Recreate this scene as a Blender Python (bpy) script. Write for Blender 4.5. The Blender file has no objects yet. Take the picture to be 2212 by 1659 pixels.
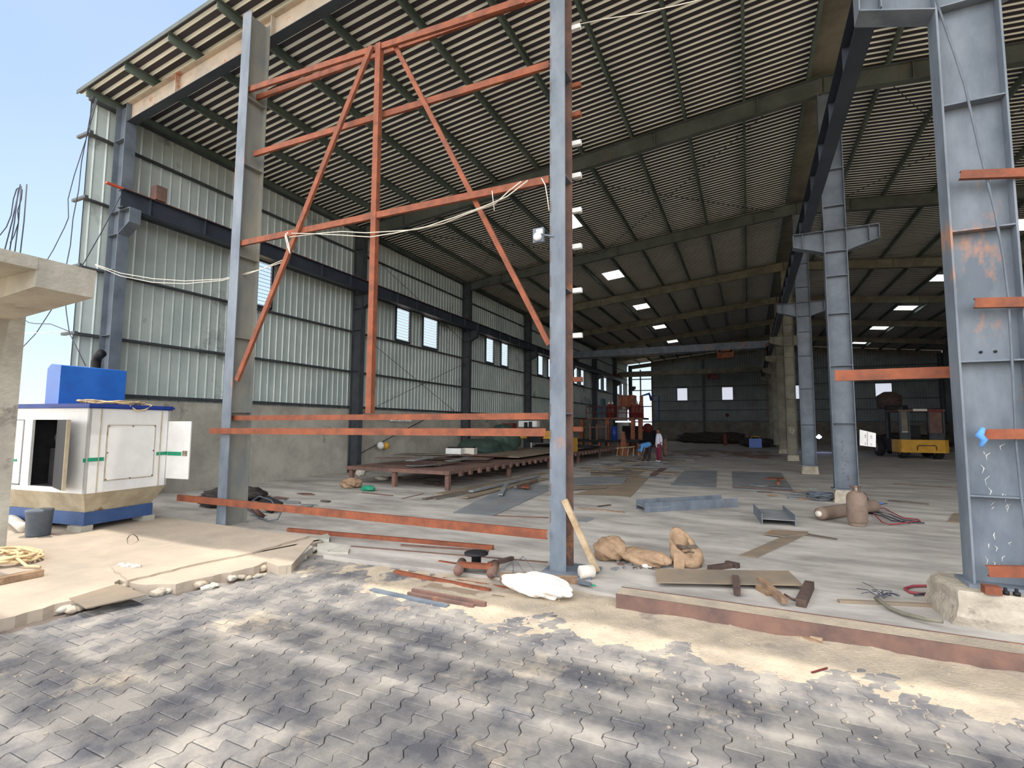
import bpy, bmesh, math, random
from mathutils import Vector, Matrix
random.seed(7)
R = random.Random(11)
sc = bpy.context.scene
C = sc.collection
# ------------------------------------------------------------------ camera
F, PITCH, YAW, ROLL, H = 1082.95, 0.0818, 0.4403, 0.0064, 1.8
cr, sr = math.cos(ROLL), math.sin(ROLL)
cp, sp = math.cos(PITCH), math.sin(PITCH)
cy_, sy_ = math.cos(YAW), math.sin(YAW)
def cam2world(u, v, w):                       # u right, v up, w forward in camera axes
    a = u*cr - v*sr; b = u*sr + v*cr
    fw = w*cp - b*sp; z = w*sp + b*cp
    return Vector((a*cy_ - fw*sy_, a*sy_ + fw*cy_, z))
cd = bpy.data.cameras.new('camera'); cam = bpy.data.objects.new('camera', cd); C.objects.link(cam)
rx, ux, fx = cam2world(1, 0, 0), cam2world(0, 1, 0), cam2world(0, 0, 1)
M = Matrix((rx, ux, -fx)).transposed().to_4x4(); M.translation = (0, 0, H)
cam.matrix_world = M
cd.sensor_width = 36; cd.sensor_fit = 'HORIZONTAL'; cd.lens = F/2212*36; cd.clip_end = 2000; cd.clip_start = .05
sc.camera = cam
# surveying helpers: where a sight line of the photograph meets a real plane of the building
def ray(px, py): return cam2world((px-1106)/F, -(py-829.5)/F, 1)
def on(ax, val, px, py):
    r = ray(px, py); o = Vector((0, 0, H)); return o + r*((val-o[ax])/r[ax])
def G(px, py, z=0.0): return on(2, z, px, py)
def AY(px, py, Y): return on(1, Y, px, py)
def AX(px, py, X): return on(0, X, px, py)
# ------------------------------------------------------------------ materials
def lin(c):
    return tuple(((x/255)/12.92 if x/255 <= .04045 else ((x/255+.055)/1.055)**2.4) for x in c) + (1,)
def mat(name, c1, c2=None, scale=3.0, rough=.7, metal=0.0, c3=None, s3=1.2, t3=.58, bump=0.0, bscale=None, stretch=(1, 1, 1), spec=.3, w3=.08, extra=None):
    m = bpy.data.materials.new(name); m.use_nodes = True
    n = m.node_tree.nodes; l = m.node_tree.links; b = n['Principled BSDF']
    geo = n.new('ShaderNodeNewGeometry'); mp = n.new('ShaderNodeMapping'); mp.inputs['Scale'].default_value = stretch
    l.new(geo.outputs['Position'], mp.inputs['Vector'])
    b.inputs['Roughness'].default_value = rough; b.inputs['Metallic'].default_value = metal
    b.inputs['Specular IOR Level'].default_value = spec
    col = None
    if c2 is None: c2 = tuple(max(0, x*.8) for x in c1)
    nz = n.new('ShaderNodeTexNoise'); nz.inputs['Scale'].default_value = scale; nz.inputs['Detail'].default_value = 5; nz.inputs['Roughness'].default_value = .65
    l.new(mp.outputs[0], nz.inputs['Vector'])
    rp = n.new('ShaderNodeValToRGB'); rp.color_ramp.elements[0].position = .36; rp.color_ramp.elements[1].position = .64
    rp.color_ramp.elements[0].color = lin(c2); rp.color_ramp.elements[1].color = lin(c1)
    l.new(nz.outputs['Fac'], rp.inputs['Fac']); col = rp.outputs['Color']
    if c3 is not None:
        n3 = n.new('ShaderNodeTexNoise'); n3.inputs['Scale'].default_value = s3; n3.inputs['Detail'].default_value = 6; n3.inputs['Roughness'].default_value = .7
        l.new(mp.outputs[0], n3.inputs['Vector'])
        r3 = n.new('ShaderNodeValToRGB'); r3.color_ramp.elements[0].position = t3; r3.color_ramp.elements[1].position = min(1, t3+w3)
        l.new(n3.outputs['Fac'], r3.inputs['Fac'])
        mx = n.new('ShaderNodeMixRGB'); l.new(r3.outputs['Color'], mx.inputs['Fac']); l.new(col, mx.inputs['Color1']); mx.inputs['Color2'].default_value = lin(c3)
        col = mx.outputs['Color']
    if extra: col = extra(n, l, geo, col)
    l.new(col, b.inputs['Base Color'])
    if bump:
        bn = n.new('ShaderNodeTexNoise'); bn.inputs['Scale'].default_value = bscale or scale*6; bn.inputs['Detail'].default_value = 4
        l.new(mp.outputs[0], bn.inputs['Vector'])
        bp = n.new('ShaderNodeBump'); bp.inputs['Strength'].default_value = bump; bp.inputs['Distance'].default_value = .02
        l.new(bn.outputs['Fac'], bp.inputs['Height']); l.new(bp.outputs[0], b.inputs['Normal'])
    return m
def emis(name, c, s):
    m = bpy.data.materials.new(name); m.use_nodes = True; b = m.node_tree.nodes['Principled BSDF']
    b.inputs['Base Color'].default_value = lin(c); b.inputs['Emission Color'].default_value = lin(c); b.inputs['Emission Strength'].default_value = s
    return m
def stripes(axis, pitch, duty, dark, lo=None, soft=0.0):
    # paints ribs bright and pans dark: light on the corrugation put into the colour
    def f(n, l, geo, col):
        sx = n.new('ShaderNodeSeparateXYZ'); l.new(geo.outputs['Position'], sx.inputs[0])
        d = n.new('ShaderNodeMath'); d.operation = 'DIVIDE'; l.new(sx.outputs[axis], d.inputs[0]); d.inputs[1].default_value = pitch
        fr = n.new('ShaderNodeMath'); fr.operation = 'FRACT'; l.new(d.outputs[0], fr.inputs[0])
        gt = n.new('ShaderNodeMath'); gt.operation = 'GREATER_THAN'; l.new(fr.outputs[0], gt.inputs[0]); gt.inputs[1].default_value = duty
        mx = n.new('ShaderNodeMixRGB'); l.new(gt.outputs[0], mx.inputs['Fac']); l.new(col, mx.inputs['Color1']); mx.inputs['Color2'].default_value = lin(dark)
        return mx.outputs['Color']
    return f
MT = {}
MT['steel'] = mat('blue_grey_paint', (106,114,124), (80,89,100), 2.5, .5, .0, (144,108,90), 1.3, .60, bump=.05, stretch=(1,1,.45), w3=.06)
MT['steel_clean'] = mat('slate_paint', (94,102,112), (74,82,92), 2, .5, .0, (120,112,108), .9, .7)
MT['steel_p1'] = mat('weathered_paint', (134,130,118), (106,110,110), 1.6, .55, .0, (150,104,72), 1.3, .66, stretch=(1,1,.5), w3=.05)
MT['steel_tan'] = mat('dusty_paint', (120,116,100), (94,90,80), 1.5, .7)
MT['steel_dark'] = mat('dark_steel', (66,70,74), (48,52,56), 2, .6, .0, (84,64,52), .8, .66)
MT['rafter'] = mat('rafter_primer', (84,90,86), (64,70,68), 1.2, .7, .0, (98,80,68), .7, .64)
MT['purlin'] = mat('purlin_paint', (92,104,98), (70,82,76), 1.2, .6)
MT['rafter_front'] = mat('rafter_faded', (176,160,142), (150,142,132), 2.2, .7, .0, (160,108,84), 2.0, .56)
MT['girder'] = mat('girder_navy', (52,58,68), (40,46,56), 1.5, .5)
MT['rust'] = mat('rust_orange', (134,72,46), (100,56,40), 5, .75, .0, (136,66,42), 2.2, .56, bump=.15, w3=.2)
MT['rust_dark'] = mat('rust_brown', (116,86,74), (84,66,62), 3, .8, .0, (146,98,68), 2, .6, bump=.2)
MT['rail'] = mat('rail_orange', (176,74,44), (150,60,38), 4, .6)
MT['wall'] = mat('wall_sheet', (184,194,190), (160,172,170), .7, .42, .1, (112,122,122), .35, .58, spec=.5)
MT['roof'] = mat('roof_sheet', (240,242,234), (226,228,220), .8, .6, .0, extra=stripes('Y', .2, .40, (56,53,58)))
MT['concrete'] = mat('rough_concrete', (176,172,160), (146,142,132), 1.2, .9, .0, (112,108,100), .8, .62, bump=.4, bscale=14)
MT['footing'] = mat('footing_concrete', (172,162,146), (136,126,112), 3.5, .95, .0, (104,96,86), 3, .6, bump=.9, bscale=22)
MT['floorc'] = mat('floor_slab', (186,180,172), (138,132,127), 1.5, .85, .0, (104,95,90), 1.7, .57, bump=.3, bscale=11, stretch=(.4,1,1), w3=.25)
MT['slab'] = mat('yard_slab', (176,160,142), (150,138,124), .7, .9, .0, (150,130,114), .8, .62, bump=.3, bscale=12)
MT['earth'] = mat('earth', (176,160,132), (150,132,108), .3, .95, bump=.3)
def sand_extra(n, l, geo, col):
    sx = n.new('ShaderNodeSeparateXYZ'); l.new(geo.outputs['Position'], sx.inputs[0])
    nz = n.new('ShaderNodeTexNoise'); nz.inputs['Scale'].default_value = 1.3; l.new(geo.outputs['Position'], nz.inputs['Vector'])
    ad = n.new('ShaderNodeMath'); ad.operation = 'ADD'; l.new(sx.outputs['Y'], ad.inputs[0]); l.new(nz.outputs['Fac'], ad.inputs[1])
    mr = n.new('ShaderNodeMapRange'); mr.inputs['From Min'].default_value = 4.2; mr.inputs['From Max'].default_value = 4.9; l.new(ad.outputs[0], mr.inputs['Value'])
    mx = n.new('ShaderNodeMixRGB'); l.new(mr.outputs[0], mx.inputs['Fac']); mx.inputs['Color1'].default_value = lin((96,86,80)); l.new(col, mx.inputs['Color2'])
    return mx.outputs['Color']
MT['sand'] = mat('sand', (180,164,142), (150,138,122), 2.2, .95, .0, (142,130,118), 1.6, .56, bump=.6, bscale=45, extra=sand_extra)
MT['plate_grey'] = mat('mill_plate', (136,138,140), (112,116,120), 1.2, .5, .1, (140,118,96), .8, .64)
MT['plate_tan'] = mat('rusty_tan_plate', (140,122,102), (114,104,92), 1.3, .7, .0, (148,100,72), .8, .6)
MT['plate_dark'] = mat('dull_offcut', (104,94,84), (76,70,66), 2, .75, .0, (124,84,60), 1.3, .6)
MT['wood'] = mat('old_timber', (150,122,96), (112,88,70), 6, .9, bump=.4, stretch=(1,1,1))
MT['wood_dark'] = mat('burnt_timber', (84,66,58), (58,46,44), 7, .9, bump=.4)
MT['wood_pale'] = mat('pale_timber', (186,164,132), (150,126,98), 6, .9, bump=.3)
MT['kraft'] = mat('kraft_paper', (160,132,104), (130,104,82), 5, .85, bump=1.0, bscale=16)
MT['white'] = mat('white_paint', (226,226,222), (212,210,208), 2, .5, .0, (170,140,120), 3.5, .7)
MT['whitebag'] = mat('woven_white', (236,230,220), (216,208,200), 8, .8, bump=.5, bscale=30)
MT['cream'] = mat('grimy_cream', (180,168,142), (146,132,108), 2, .7, .0, (120,92,62), 2, .62)
MT['blue'] = mat('royal_blue', (30,98,188), (24,84,170), 2, .4, .0, (60,110,180), 2, .68, spec=.5)
MT['blue_trim'] = mat('trim_blue', (34,60,140), (28,48,116), 2, .5)
MT['blue_dull'] = mat('skid_blue', (58,84,130), (48,70,112), 3, .6, .0, (100,90,90), 2.5, .66)
MT['green'] = mat('stripe_green', (36,140,104), (30,124,94), 6, .6)
MT['black'] = mat('black', (22,22,26), (14,14,18), 4, .6)
MT['dark_in'] = mat('dark_inside', (34,34,36), (20,20,24), 4, .8)
MT['scrap'] = mat('scrap_dark', (66,60,54), (34,32,32), 6, .8, bump=1.0, bscale=12)
MT['wall_shaded'] = mat('wall_sheet_shaded', (112,120,120), (94,102,104), .7, .5)  # darker copy of the wall sheet: dimness deep in the shed put into colour
MT['concrete_shaded'] = mat('concrete_shaded', (116,110,100), (90,86,80), 1.2, .9)  # concrete darkened for the rear walls, their shade painted into the colour
MT['yellow'] = mat('machine_yellow', (214,160,52), (186,134,44), 2, .6, .0, (130,96,50), 1.5, .64)
MT['orange'] = mat('machine_orange', (136,74,44), (96,54,36), 3, .6)
MT['red'] = mat('machine_red', (112,42,38), (84,34,32), 3, .5)
MT['tarp'] = mat('green_tarp', (58,76,68), (44,60,54), 4, .75, bump=.5, bscale=6)
MT['cyl'] = mat('dusty_cylinder', (128,108,94), (106,90,80), 5, .75, .0, (168,146,124), 3, .62)
MT['hose_red'] = mat('hose_red', (150,58,66), (120,46,54), 6, .6)
MT['hose_black'] = mat('hose_black', (48,50,60), (36,38,46), 6, .6)
MT['wire'] = mat('black_wire', (58,62,78), (44,48,60), 6, .6)
MT['rope'] = mat('white_rope', (214,206,190), (190,182,168), 12, .8)
MT['rope_tan'] = mat('tan_hose', (212,186,144), (184,158,118), 12, .8)
MT['pvc'] = mat('pvc', (214,206,192), (190,182,170), 8, .5)
MT['skin'] = mat('skin', (112,76,58), (98,66,50), 20, .6)
MT['shirt_w'] = mat('white_shirt', (214,214,226), (198,198,214), 9, .85)
MT['shirt_b'] = mat('blue_shirt', (92,150,216), (78,134,200), 9, .85)
MT['trs_m'] = mat('maroon_cloth', (112,34,56), (96,28,48), 9, .85)
MT['trs_k'] = mat('dark_cloth', (46,36,42), (36,28,34), 9, .85)
MT['hair'] = mat('hair', (20,18,18), (14,12,12), 30, .7)
MT['grass'] = mat('grass', (104,128,56), (84,106,44), 12, .9)
MT['glass_y'] = mat('lamp_lens', (226,228,232), (206,210,218), 6, .25)
MT['teal'] = mat('column_teal', (52,78,92), (40,64,78), 2, .6)
MT['rubber'] = mat('rubber', (36,36,36), (26,26,26), 9, .8)
MT['chalk'] = mat('chalk', (220,220,214), (206,206,200), 9, .9)
def translucent(name, c):
    m = bpy.data.materials.new(name); m.use_nodes = True; n = m.node_tree.nodes; l = m.node_tree.links
    for x in list(n):
        if x.type == 'BSDF_PRINCIPLED': n.remove(x)
    out = [x for x in n if x.type == 'OUTPUT_MATERIAL'][0]
    t = n.new('ShaderNodeBsdfTranslucent'); t.inputs[0].default_value = lin(c)
    d = n.new('ShaderNodeBsdfDiffuse'); d.inputs[0].default_value = lin((200,200,200))
    mx = n.new('ShaderNodeMixShader'); mx.inputs[0].default_value = .9
    l.new(d.outputs[0], mx.inputs[1]); l.new(t.outputs[0], mx.inputs[2]); l.new(mx.outputs[0], out.inputs[0])
    return m
MT['skylight'] = translucent('fibreglass', (255,255,255))
MT['louvre'] = translucent('frosted_louvre', (235,240,250))
# ------------------------------------------------------------------ mesh building
class MB:
    def __init__(s): s.v = []; s.f = []; s.sm = []
    def add(s, vs, fs, smooth=False):
        o = len(s.v); s.v += [tuple(v) for v in vs]
        for f in fs: s.f.append(tuple(i+o for i in f)); s.sm.append(smooth)
        return s
    def box(s, c, d, rz=0, M=None):
        hx, hy, hz = d[0]/2, d[1]/2, d[2]/2; vs = []
        for x, y, z in ((-1,-1,-1),(1,-1,-1),(1,1,-1),(-1,1,-1),(-1,-1,1),(1,-1,1),(1,1,1),(-1,1,1)):
            p = Vector((x*hx, y*hy, z*hz))
            if M is not None: p = M @ p
            elif rz: p = Matrix.Rotation(rz, 3, 'Z') @ p
            vs.append(p + Vector(c))
        return s.add(vs, [(0,3,2,1),(4,5,6,7),(0,1,5,4),(1,2,6,5),(2,3,7,6),(3,0,4,7)])
    def bb(s, x0, x1, y0, y1, z0, z1): return s.box(((x0+x1)/2, (y0+y1)/2, (z0+z1)/2), (abs(x1-x0), abs(y1-y0), abs(z1-z0)))
    def sect(s, p0, p1, sec, up=(0,0,1), smooth=False):   # extrude a section (side, up) along p0-p1
        p0, p1 = Vector(p0), Vector(p1); d = (p1-p0).normalized(); u = Vector(up)
        sd = d.cross(u)
        if sd.length < 1e-4: sd = d.cross(Vector((0,1,0)))
        sd.normalize(); u = sd.cross(d).normalized(); n = len(sec)
        vs = [p + sd*a + u*b for p in (p0, p1) for a, b in sec]
        fs = [(i, (i+1) % n, n+(i+1) % n, n+i) for i in range(n)]
        fs += [tuple(range(n))[::-1], tuple(range(n, 2*n))]
        return s.add(vs, fs, smooth)
    def bar(s, p0, p1, w, h, up=(0,0,1)):
        return s.sect(p0, p1, [(-w/2,-h/2),(w/2,-h/2),(w/2,h/2),(-w/2,h/2)], up)
    def tube(s, pts, r, n=6, cap=True):
        pts = [Vector(p) for p in pts]; vs = []; fs = []; prev = None
        for i, p in enumerate(pts):
            d = (pts[min(i+1, len(pts)-1)] - pts[max(i-1, 0)])
            if d.length < 1e-9: d = Vector((0,0,1))
            d.normalize()
            if prev is None:
                a = d.cross(Vector((0,0,1)))
                if a.length < .1: a = d.cross(Vector((1,0,0)))
            else: a = prev - d*prev.dot(d)
            a.normalize(); prev = a; b = d.cross(a)
            rr = r[i] if isinstance(r, (list, tuple)) else r
            for k in range(n):
                t = 2*math.pi*k/n; vs.append(p + (a*math.cos(t) + b*math.sin(t))*rr)
        for i in range(len(pts)-1):
            for k in range(n): fs.append((i*n+k, i*n+(k+1) % n, (i+1)*n+(k+1) % n, (i+1)*n+k))
        if cap: fs += [tuple(range(n))[::-1], tuple(range((len(pts)-1)*n, len(pts)*n))]
        return s.add(vs, fs, n > 4)
    def lathe(s, c, prof, n=20, ax=None):
        vs = []; fs = []; c = Vector(c)
        q = Vector((0,0,1)).rotation_difference(Vector(ax)) if ax is not None else None
        for r, z in prof:
            for k in range(n):
                t = 2*math.pi*k/n; p = Vector((r*math.cos(t), r*math.sin(t), z))
                if q: p = q @ p
                vs.append(p + c)
        m = len(prof)
        for i in range(m-1):
            for k in range(n): fs.append((i*n+k, i*n+(k+1) % n, (i+1)*n+(k+1) % n, (i+1)*n+k))
        fs += [tuple(range(n))[::-1], tuple(range((m-1)*n, m*n))]
        return s.add(vs, fs, True)
    def poly(s, pts, z0, z1):      # vertical prism over a plan polygon
        n = len(pts); a = sum(pts[i][0]*pts[(i+1) % n][1]-pts[(i+1) % n][0]*pts[i][1] for i in range(n))
        if a < 0: pts = pts[::-1]
        vs = [(p[0], p[1], z0) for p in pts] + [(p[0], p[1], z1) for p in pts]
        return s.add(vs, [(i, (i+1) % n, n+(i+1) % n, n+i) for i in range(n)] + [tuple(range(n))[::-1], tuple(range(n, 2*n))])
    def prism(s, pts, vec):        # any planar polygon swept by a vector
        n = len(pts); v = Vector(vec); vs = [Vector(p) for p in pts] + [Vector(p)+v for p in pts]
        return s.add(vs, [(i, (i+1) % n, n+(i+1) % n, n+i) for i in range(n)] + [tuple(range(n))[::-1], tuple(range(n, 2*n))])
    def build(s, name, m, parent=None, loc=None, fix=True):
        me = bpy.data.meshes.new(name)
        if parent is not None: o0 = Vector(parent.get('_w', (0,0,0)))
        elif loc is not None: o0 = Vector(loc)
        else:
            xs, ys, zs = zip(*s.v); o0 = Vector(((min(xs)+max(xs))/2, (min(ys)+max(ys))/2, min(zs)))
        me.from_pydata([(v[0]-o0.x, v[1]-o0.y, v[2]-o0.z) for v in s.v], [], s.f)
        for p, q in zip(me.polygons, s.sm): p.use_smooth = q
        if fix:
            b = bmesh.new(); b.from_mesh(me); bmesh.ops.recalc_face_normals(b, faces=b.faces); b.to_mesh(me); b.free()
        me.materials.append(MT[m] if isinstance(m, str) else m)
        o = bpy.data.objects.new(name, me); C.objects.link(o)
        if parent is not None: o.parent = parent; o['_w'] = tuple(o0)
        else: o.location = o0; o['_w'] = tuple(o0)
        return o
def tag(o, label=None, cat=None, group=None, kind=None):
    if label: o['label'] = label
    if cat: o['category'] = cat
    if group: o['group'] = group
    if kind: o['kind'] = kind
    return o
def thing(name, label, cat, loc, group=None):
    o = bpy.data.objects.new(name, None); C.objects.link(o); o.empty_display_size = .1
    o.location = loc; o['_w'] = tuple(loc); tag(o, label, cat, group, 'thing'); return o
def solo(mb, name, m, label, cat, group=None): return tag(mb.build(name, m), label, cat, group, 'thing')
def struct(mb, name, m, parent=None, loc=None, fix=True):
    o = mb.build(name, m, parent, loc, fix)
    if parent is None: o['kind'] = 'structure'
    return o
ORD = 'first second third fourth fifth sixth seventh eighth ninth tenth eleventh twelfth thirteenth fourteenth fifteenth'.split()
def arc(p0, p1, sag, n=12, jit=0):
    p0, p1 = Vector(p0), Vector(p1); out = []
    for i in range(n+1):
        t = i/n; p = p0.lerp(p1, t); p.z -= 4*sag*t*(1-t)
        if jit and 0 < i < n: p += Vector((R.uniform(-jit, jit), R.uniform(-jit, jit), R.uniform(-jit, jit)*.5))
        out.append(p)
    return out
XL, XC, Y1, B = -13.54, 2.09, 6.44, 8.122
FR = [Y1+i*B for i in range(8)]
ZR, SL = 11.05, .097
def zroof(x): return ZR - SL*abs(x-2.0)
YB = FR[7]; XR = 17.7
# ------------------------------------------------------------------ corrugated sheets
def corr(mb, u0, u1, pitch, vb, f, holes=(), depth=.03, rib=.42):
    # ribs run along v; profile repeats along u, offset w
    n0 = math.floor(u0/pitch); n1 = math.ceil(u1/pitch)
    prof = [(0, 0), (.02*1, depth), (rib*pitch-.02, depth), (rib*pitch, 0)]
    for k in range(n0, n1):
        us = [(k*pitch+a, w) for a, w in prof] + [((k+1)*pitch, 0)]
        us = [(min(max(a, u0), u1), w) for a, w in us]
        if us[-1][0]-us[0][0] < 1e-6: continue
        mid = (us[0][0]+us[-1][0])/2
        for j in range(len(vb)-1):
            v0, v1 = vb[j], vb[j+1]; vm = (v0+v1)/2
            if any(a <= mid <= b and c <= vm <= d for a, b, c, d in holes): continue
            vs = [f(u, v0, w) for u, w in us] + [f(u, v1, w) for u, w in us]; m = len(us)
            mb.add(vs, [(i, i+1, m+i+1, m+i) for i in range(m-1)])
    return mb
# roof: two slopes with skylight openings
skyL = [(YY-.7, YY+.7) for YY in [19.3+8.06*k for k in range(6)]]
skyR = [(YY-.7, YY+.7) for YY in [19.3+8.06*k for k in range(6)]]
YF, YE = 5.75, YB+.3
ca = math.atan(SL)
hl = [(a, b, -7.1, -6.0) for a, b in skyL]; hr = [(a, b, 9.75, 10.85) for a, b in skyR]
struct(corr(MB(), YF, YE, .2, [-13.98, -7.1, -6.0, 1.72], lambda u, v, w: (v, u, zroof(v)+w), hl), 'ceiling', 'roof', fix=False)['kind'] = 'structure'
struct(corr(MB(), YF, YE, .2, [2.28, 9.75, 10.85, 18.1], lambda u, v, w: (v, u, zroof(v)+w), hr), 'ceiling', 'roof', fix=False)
mb = MB(); mb.add([(1.66,YF,zroof(1.66)-.012),(2.34,YF,zroof(2.34)-.012),(2.34,YE,zroof(2.34)-.012),(1.66,YE,zroof(1.66)-.012)], [(0,1,2,3)])
struct(mb, 'trim_1', 'steel_tan')
for k, (a, b) in enumerate(skyL):
    t = thing('skylight', 'translucent skylight sheet in the eaves-side roof slope over the %s bay from the rear' % ORD[6-k-0], 'skylight', (-6.55, (a+b)/2, zroof(-6.5)+.02))
    mb = MB(); mb.prism([(-7.15,a-.03,zroof(-7.15)+.035),(-5.95,a-.03,zroof(-5.95)+.035),(-5.95,b+.03,zroof(-5.95)+.035),(-7.15,b+.03,zroof(-7.15)+.035)], (0,0,.006)); mb.build('panel', 'skylight', t)
for k, (a, b) in enumerate(skyR):
    if k == 0: continue
    t = thing('skylight', 'translucent skylight sheet beyond the centre columns over the %s bay from the rear' % ORD[6-k-0], 'skylight', (10.3, (a+b)/2, zroof(10.3)+.02))
    mb = MB(); mb.prism([(9.7,a-.03,zroof(9.7)+.035),(10.9,a-.03,zroof(10.9)+.035),(10.9,b+.03,zroof(10.9)+.035),(9.7,b+.03,zroof(9.7)+.035)], (0,0,.006)); mb.build('panel', 'skylight', t)
# barge flashing along the front edge
mb = MB(); mb.prism([(-14.0,5.73,zroof(-14)-.04),(2,5.73,zroof(2)-.04),(2,5.73,zroof(2)+.05),(-14.0,5.73,zroof(-14)+.05)], (0,-.02,0))
mb.prism([(2,5.73,zroof(2)-.04),(18.1,5.73,zroof(18.1)-.04),(18.1,5.73,zroof(18.1)+.05),(2,5.73,zroof(2)+.05)], (0,-.02,0))
struct(mb, 'trim_2', 'rafter')
# left wall sheet with window openings
XW = -13.76
wins = [(9.75, 11.0)]
for i in range(1, 7): wins += [(FR[i]+2.7, FR[i]+3.8), (FR[i]+4.75, FR[i]+5.85)]
wz0, wz1 = 5.46, 6.9
def snap(a, p=.25): return round(a/p)*p
wins = [(snap(a), snap(b)) for a, b in wins]
struct(corr(MB(), 5.9, YB-.02, .25, [2.32, wz0, wz1, 9.62], lambda u, v, w: (XW+w, u, v), [(a, b, wz0-.1, wz1+.1) for a, b in wins], depth=.028, rib=.2), 'wall_left', 'wall', fix=False)
bwins = [(-7.75,-6.45), (-2.8,-1.4), (4.0,5.4), (12.0,13.4)]
bz0, bz1 = 4.85, 6.4
corrb = corr(MB(), -10.6, XR, .25, [2.3, bz0, bz1, 11.0], lambda u, v, w: (u, YB-w, min(v, zroof(u)-.02)), [(snap(a), snap(b), bz0-.1, bz1+.1) for a, b in bwins], depth=.03, rib=.2)
struct(corrb, 'wall_back', 'wall_shaded', fix=False)
struct(corr(MB(), 5.9, YB, .25, [2.3, 9.6], lambda u, v, w: (XR+.05-w, u, v), depth=.03, rib=.2), 'wall_right', 'wall_shaded', fix=False)
# dwarf walls
struct(MB().bb(-13.98,-13.62, 6.9, YB+.2, -.1, 2.36), 'wall_left_base', 'concrete')
struct(MB().bb(-10.6, XR+.3, YB, YB+.25, -.1, 2.3), 'wall_back_base', 'concrete_shaded')
struct(MB().bb(XR-.1, XR+.2, 6.9, YB, -.1, 2.3), 'wall_right_base', 'concrete_shaded')
# windows (louvred), structure
for i, (a, b) in enumerate(wins, 1):
    mb = MB(); x = XW+.03; z0, z1 = wz0, wz1; t = .045
    mb.bb(x-.03,x+.04,a-.02,a+t,z0-.02,z1+.02); mb.bb(x-.03,x+.04,b-t,b+.02,z0-.02,z1+.02); mb.bb(x-.03,x+.04,a,b,z0-.05,z0+.03); mb.bb(x-.03,x+.04,a,b,z1-.03,z1+.05)
    o = struct(mb, 'window_%d' % i, 'girder')
    g = MB(); n = 11 if i > 1 else 12
    for k in range(n):
        zz = z0+(k+.5)*(z1-z0)/n
        if i == 1: g.bb(x-.01, x, a, b, zz-.006, zz+.006)
        else: g.box((x, (a+b)/2, zz), (.085, b-a-.08, .008), M=Matrix.Rotation(math.radians(40), 3, 'Y'))
    if i == 1: g.bb(x-.01, x, (a+b)/2-.01, (a+b)/2+.01, z0, z1)
    g.build('bars' if i == 1 else 'louvres', 'steel_clean' if i == 1 else 'louvre', o)
    s_ = MB().bb(x+.0, x+.22, a-.1, b+.1, z1+.1, z1+.14); s_.build('lintel', 'steel_tan', o)
for i, (a, b) in enumerate(bwins, len(wins)+1):
    a, b = snap(a), snap(b); mb = MB(); y = YB-.03; t = .05
    mb.bb(a-.03,a+t,y-.05,y+.05,bz0-.03,bz1+.03); mb.bb(b-t,b+.03,y-.05,y+.05,bz0-.03,bz1+.03); mb.bb(a,b,y-.05,y+.05,bz0-.05,bz0+.04); mb.bb(a,b,y-.05,y+.05,bz1-.04,bz1+.05)
    o = struct(mb, 'window_%d' % i, 'girder')
    MB().bb(a, b, y+.03, y+.036, bz0, bz1).build('pane', 'louvre', o)
# open bay in the rear corner: door frame with rails
mb = MB(); mb.bb(-10.75,-10.6,YB-.1,YB+.1,0,9.7); mb.bb(-12.15,-12.0,YB-.08,YB+.08,2.3,8.8)
for z in (2.3, 4.2, 6.2, 7.6): mb.bb(-13.6,-10.6,YB-.06,YB+.06,z-.06,z+.06)
struct(mb, 'door_1', 'rust_dark')
# ------------------------------------------------------------------ ground, floor, yard slab
mb = MB(); mb.add([(-400,-200,-.16),(400,-200,-.16),(400,600,-.16),(-400,600,-.16)], [(0,1,2,3)]); struct(mb, 'ground', 'earth')
fe = [(-5.84,5.85),(-5.35,5.30),(-4.2,5.38),(-3.0,5.46),(-1.84,5.52),(-.8,5.42),(.6,5.4),(2.0,5.55),(4,5.5),(9,5.5),(18,5.6)]
struct(MB().poly([(-13.7,5.85)]+fe+[(18,YB+.1),(-13.7,YB+.1)], -.15, 0), 'floor', 'floorc')
yz = .04
ye = [G(*p, yz)[:2] for p in ((705,1162),(640,1190),(560,1220),(500,1236),(440,1248),(380,1262),(300,1262),(258,1252),(205,1290),(150,1298),(60,1322),(0,1338),(-140,1370))]
def jag(P, step=.09, j=.03):
    out = []
    for p, q in zip(P, P[1:]):
        p, q = Vector((p[0],p[1])), Vector((q[0],q[1])); k = max(1, int((q-p).length/step)); nn = Vector((-(q-p).y, (q-p).x)).normalized()
        for i in range(k): o = p.lerp(q, i/k) + nn*R.uniform(-j, j)*(i > 0); out.append((o.x, o.y))
    out.append((P[-1][0], P[-1][1])); return out
ye = jag([(p[0], p[1]) for p in ye])
struct(MB().poly([(-22,5.9),(-5.9,5.9)]+ye+[(-7.8,.2),(-22,.2)], -.15, yz), 'floor', 'slab')
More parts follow.
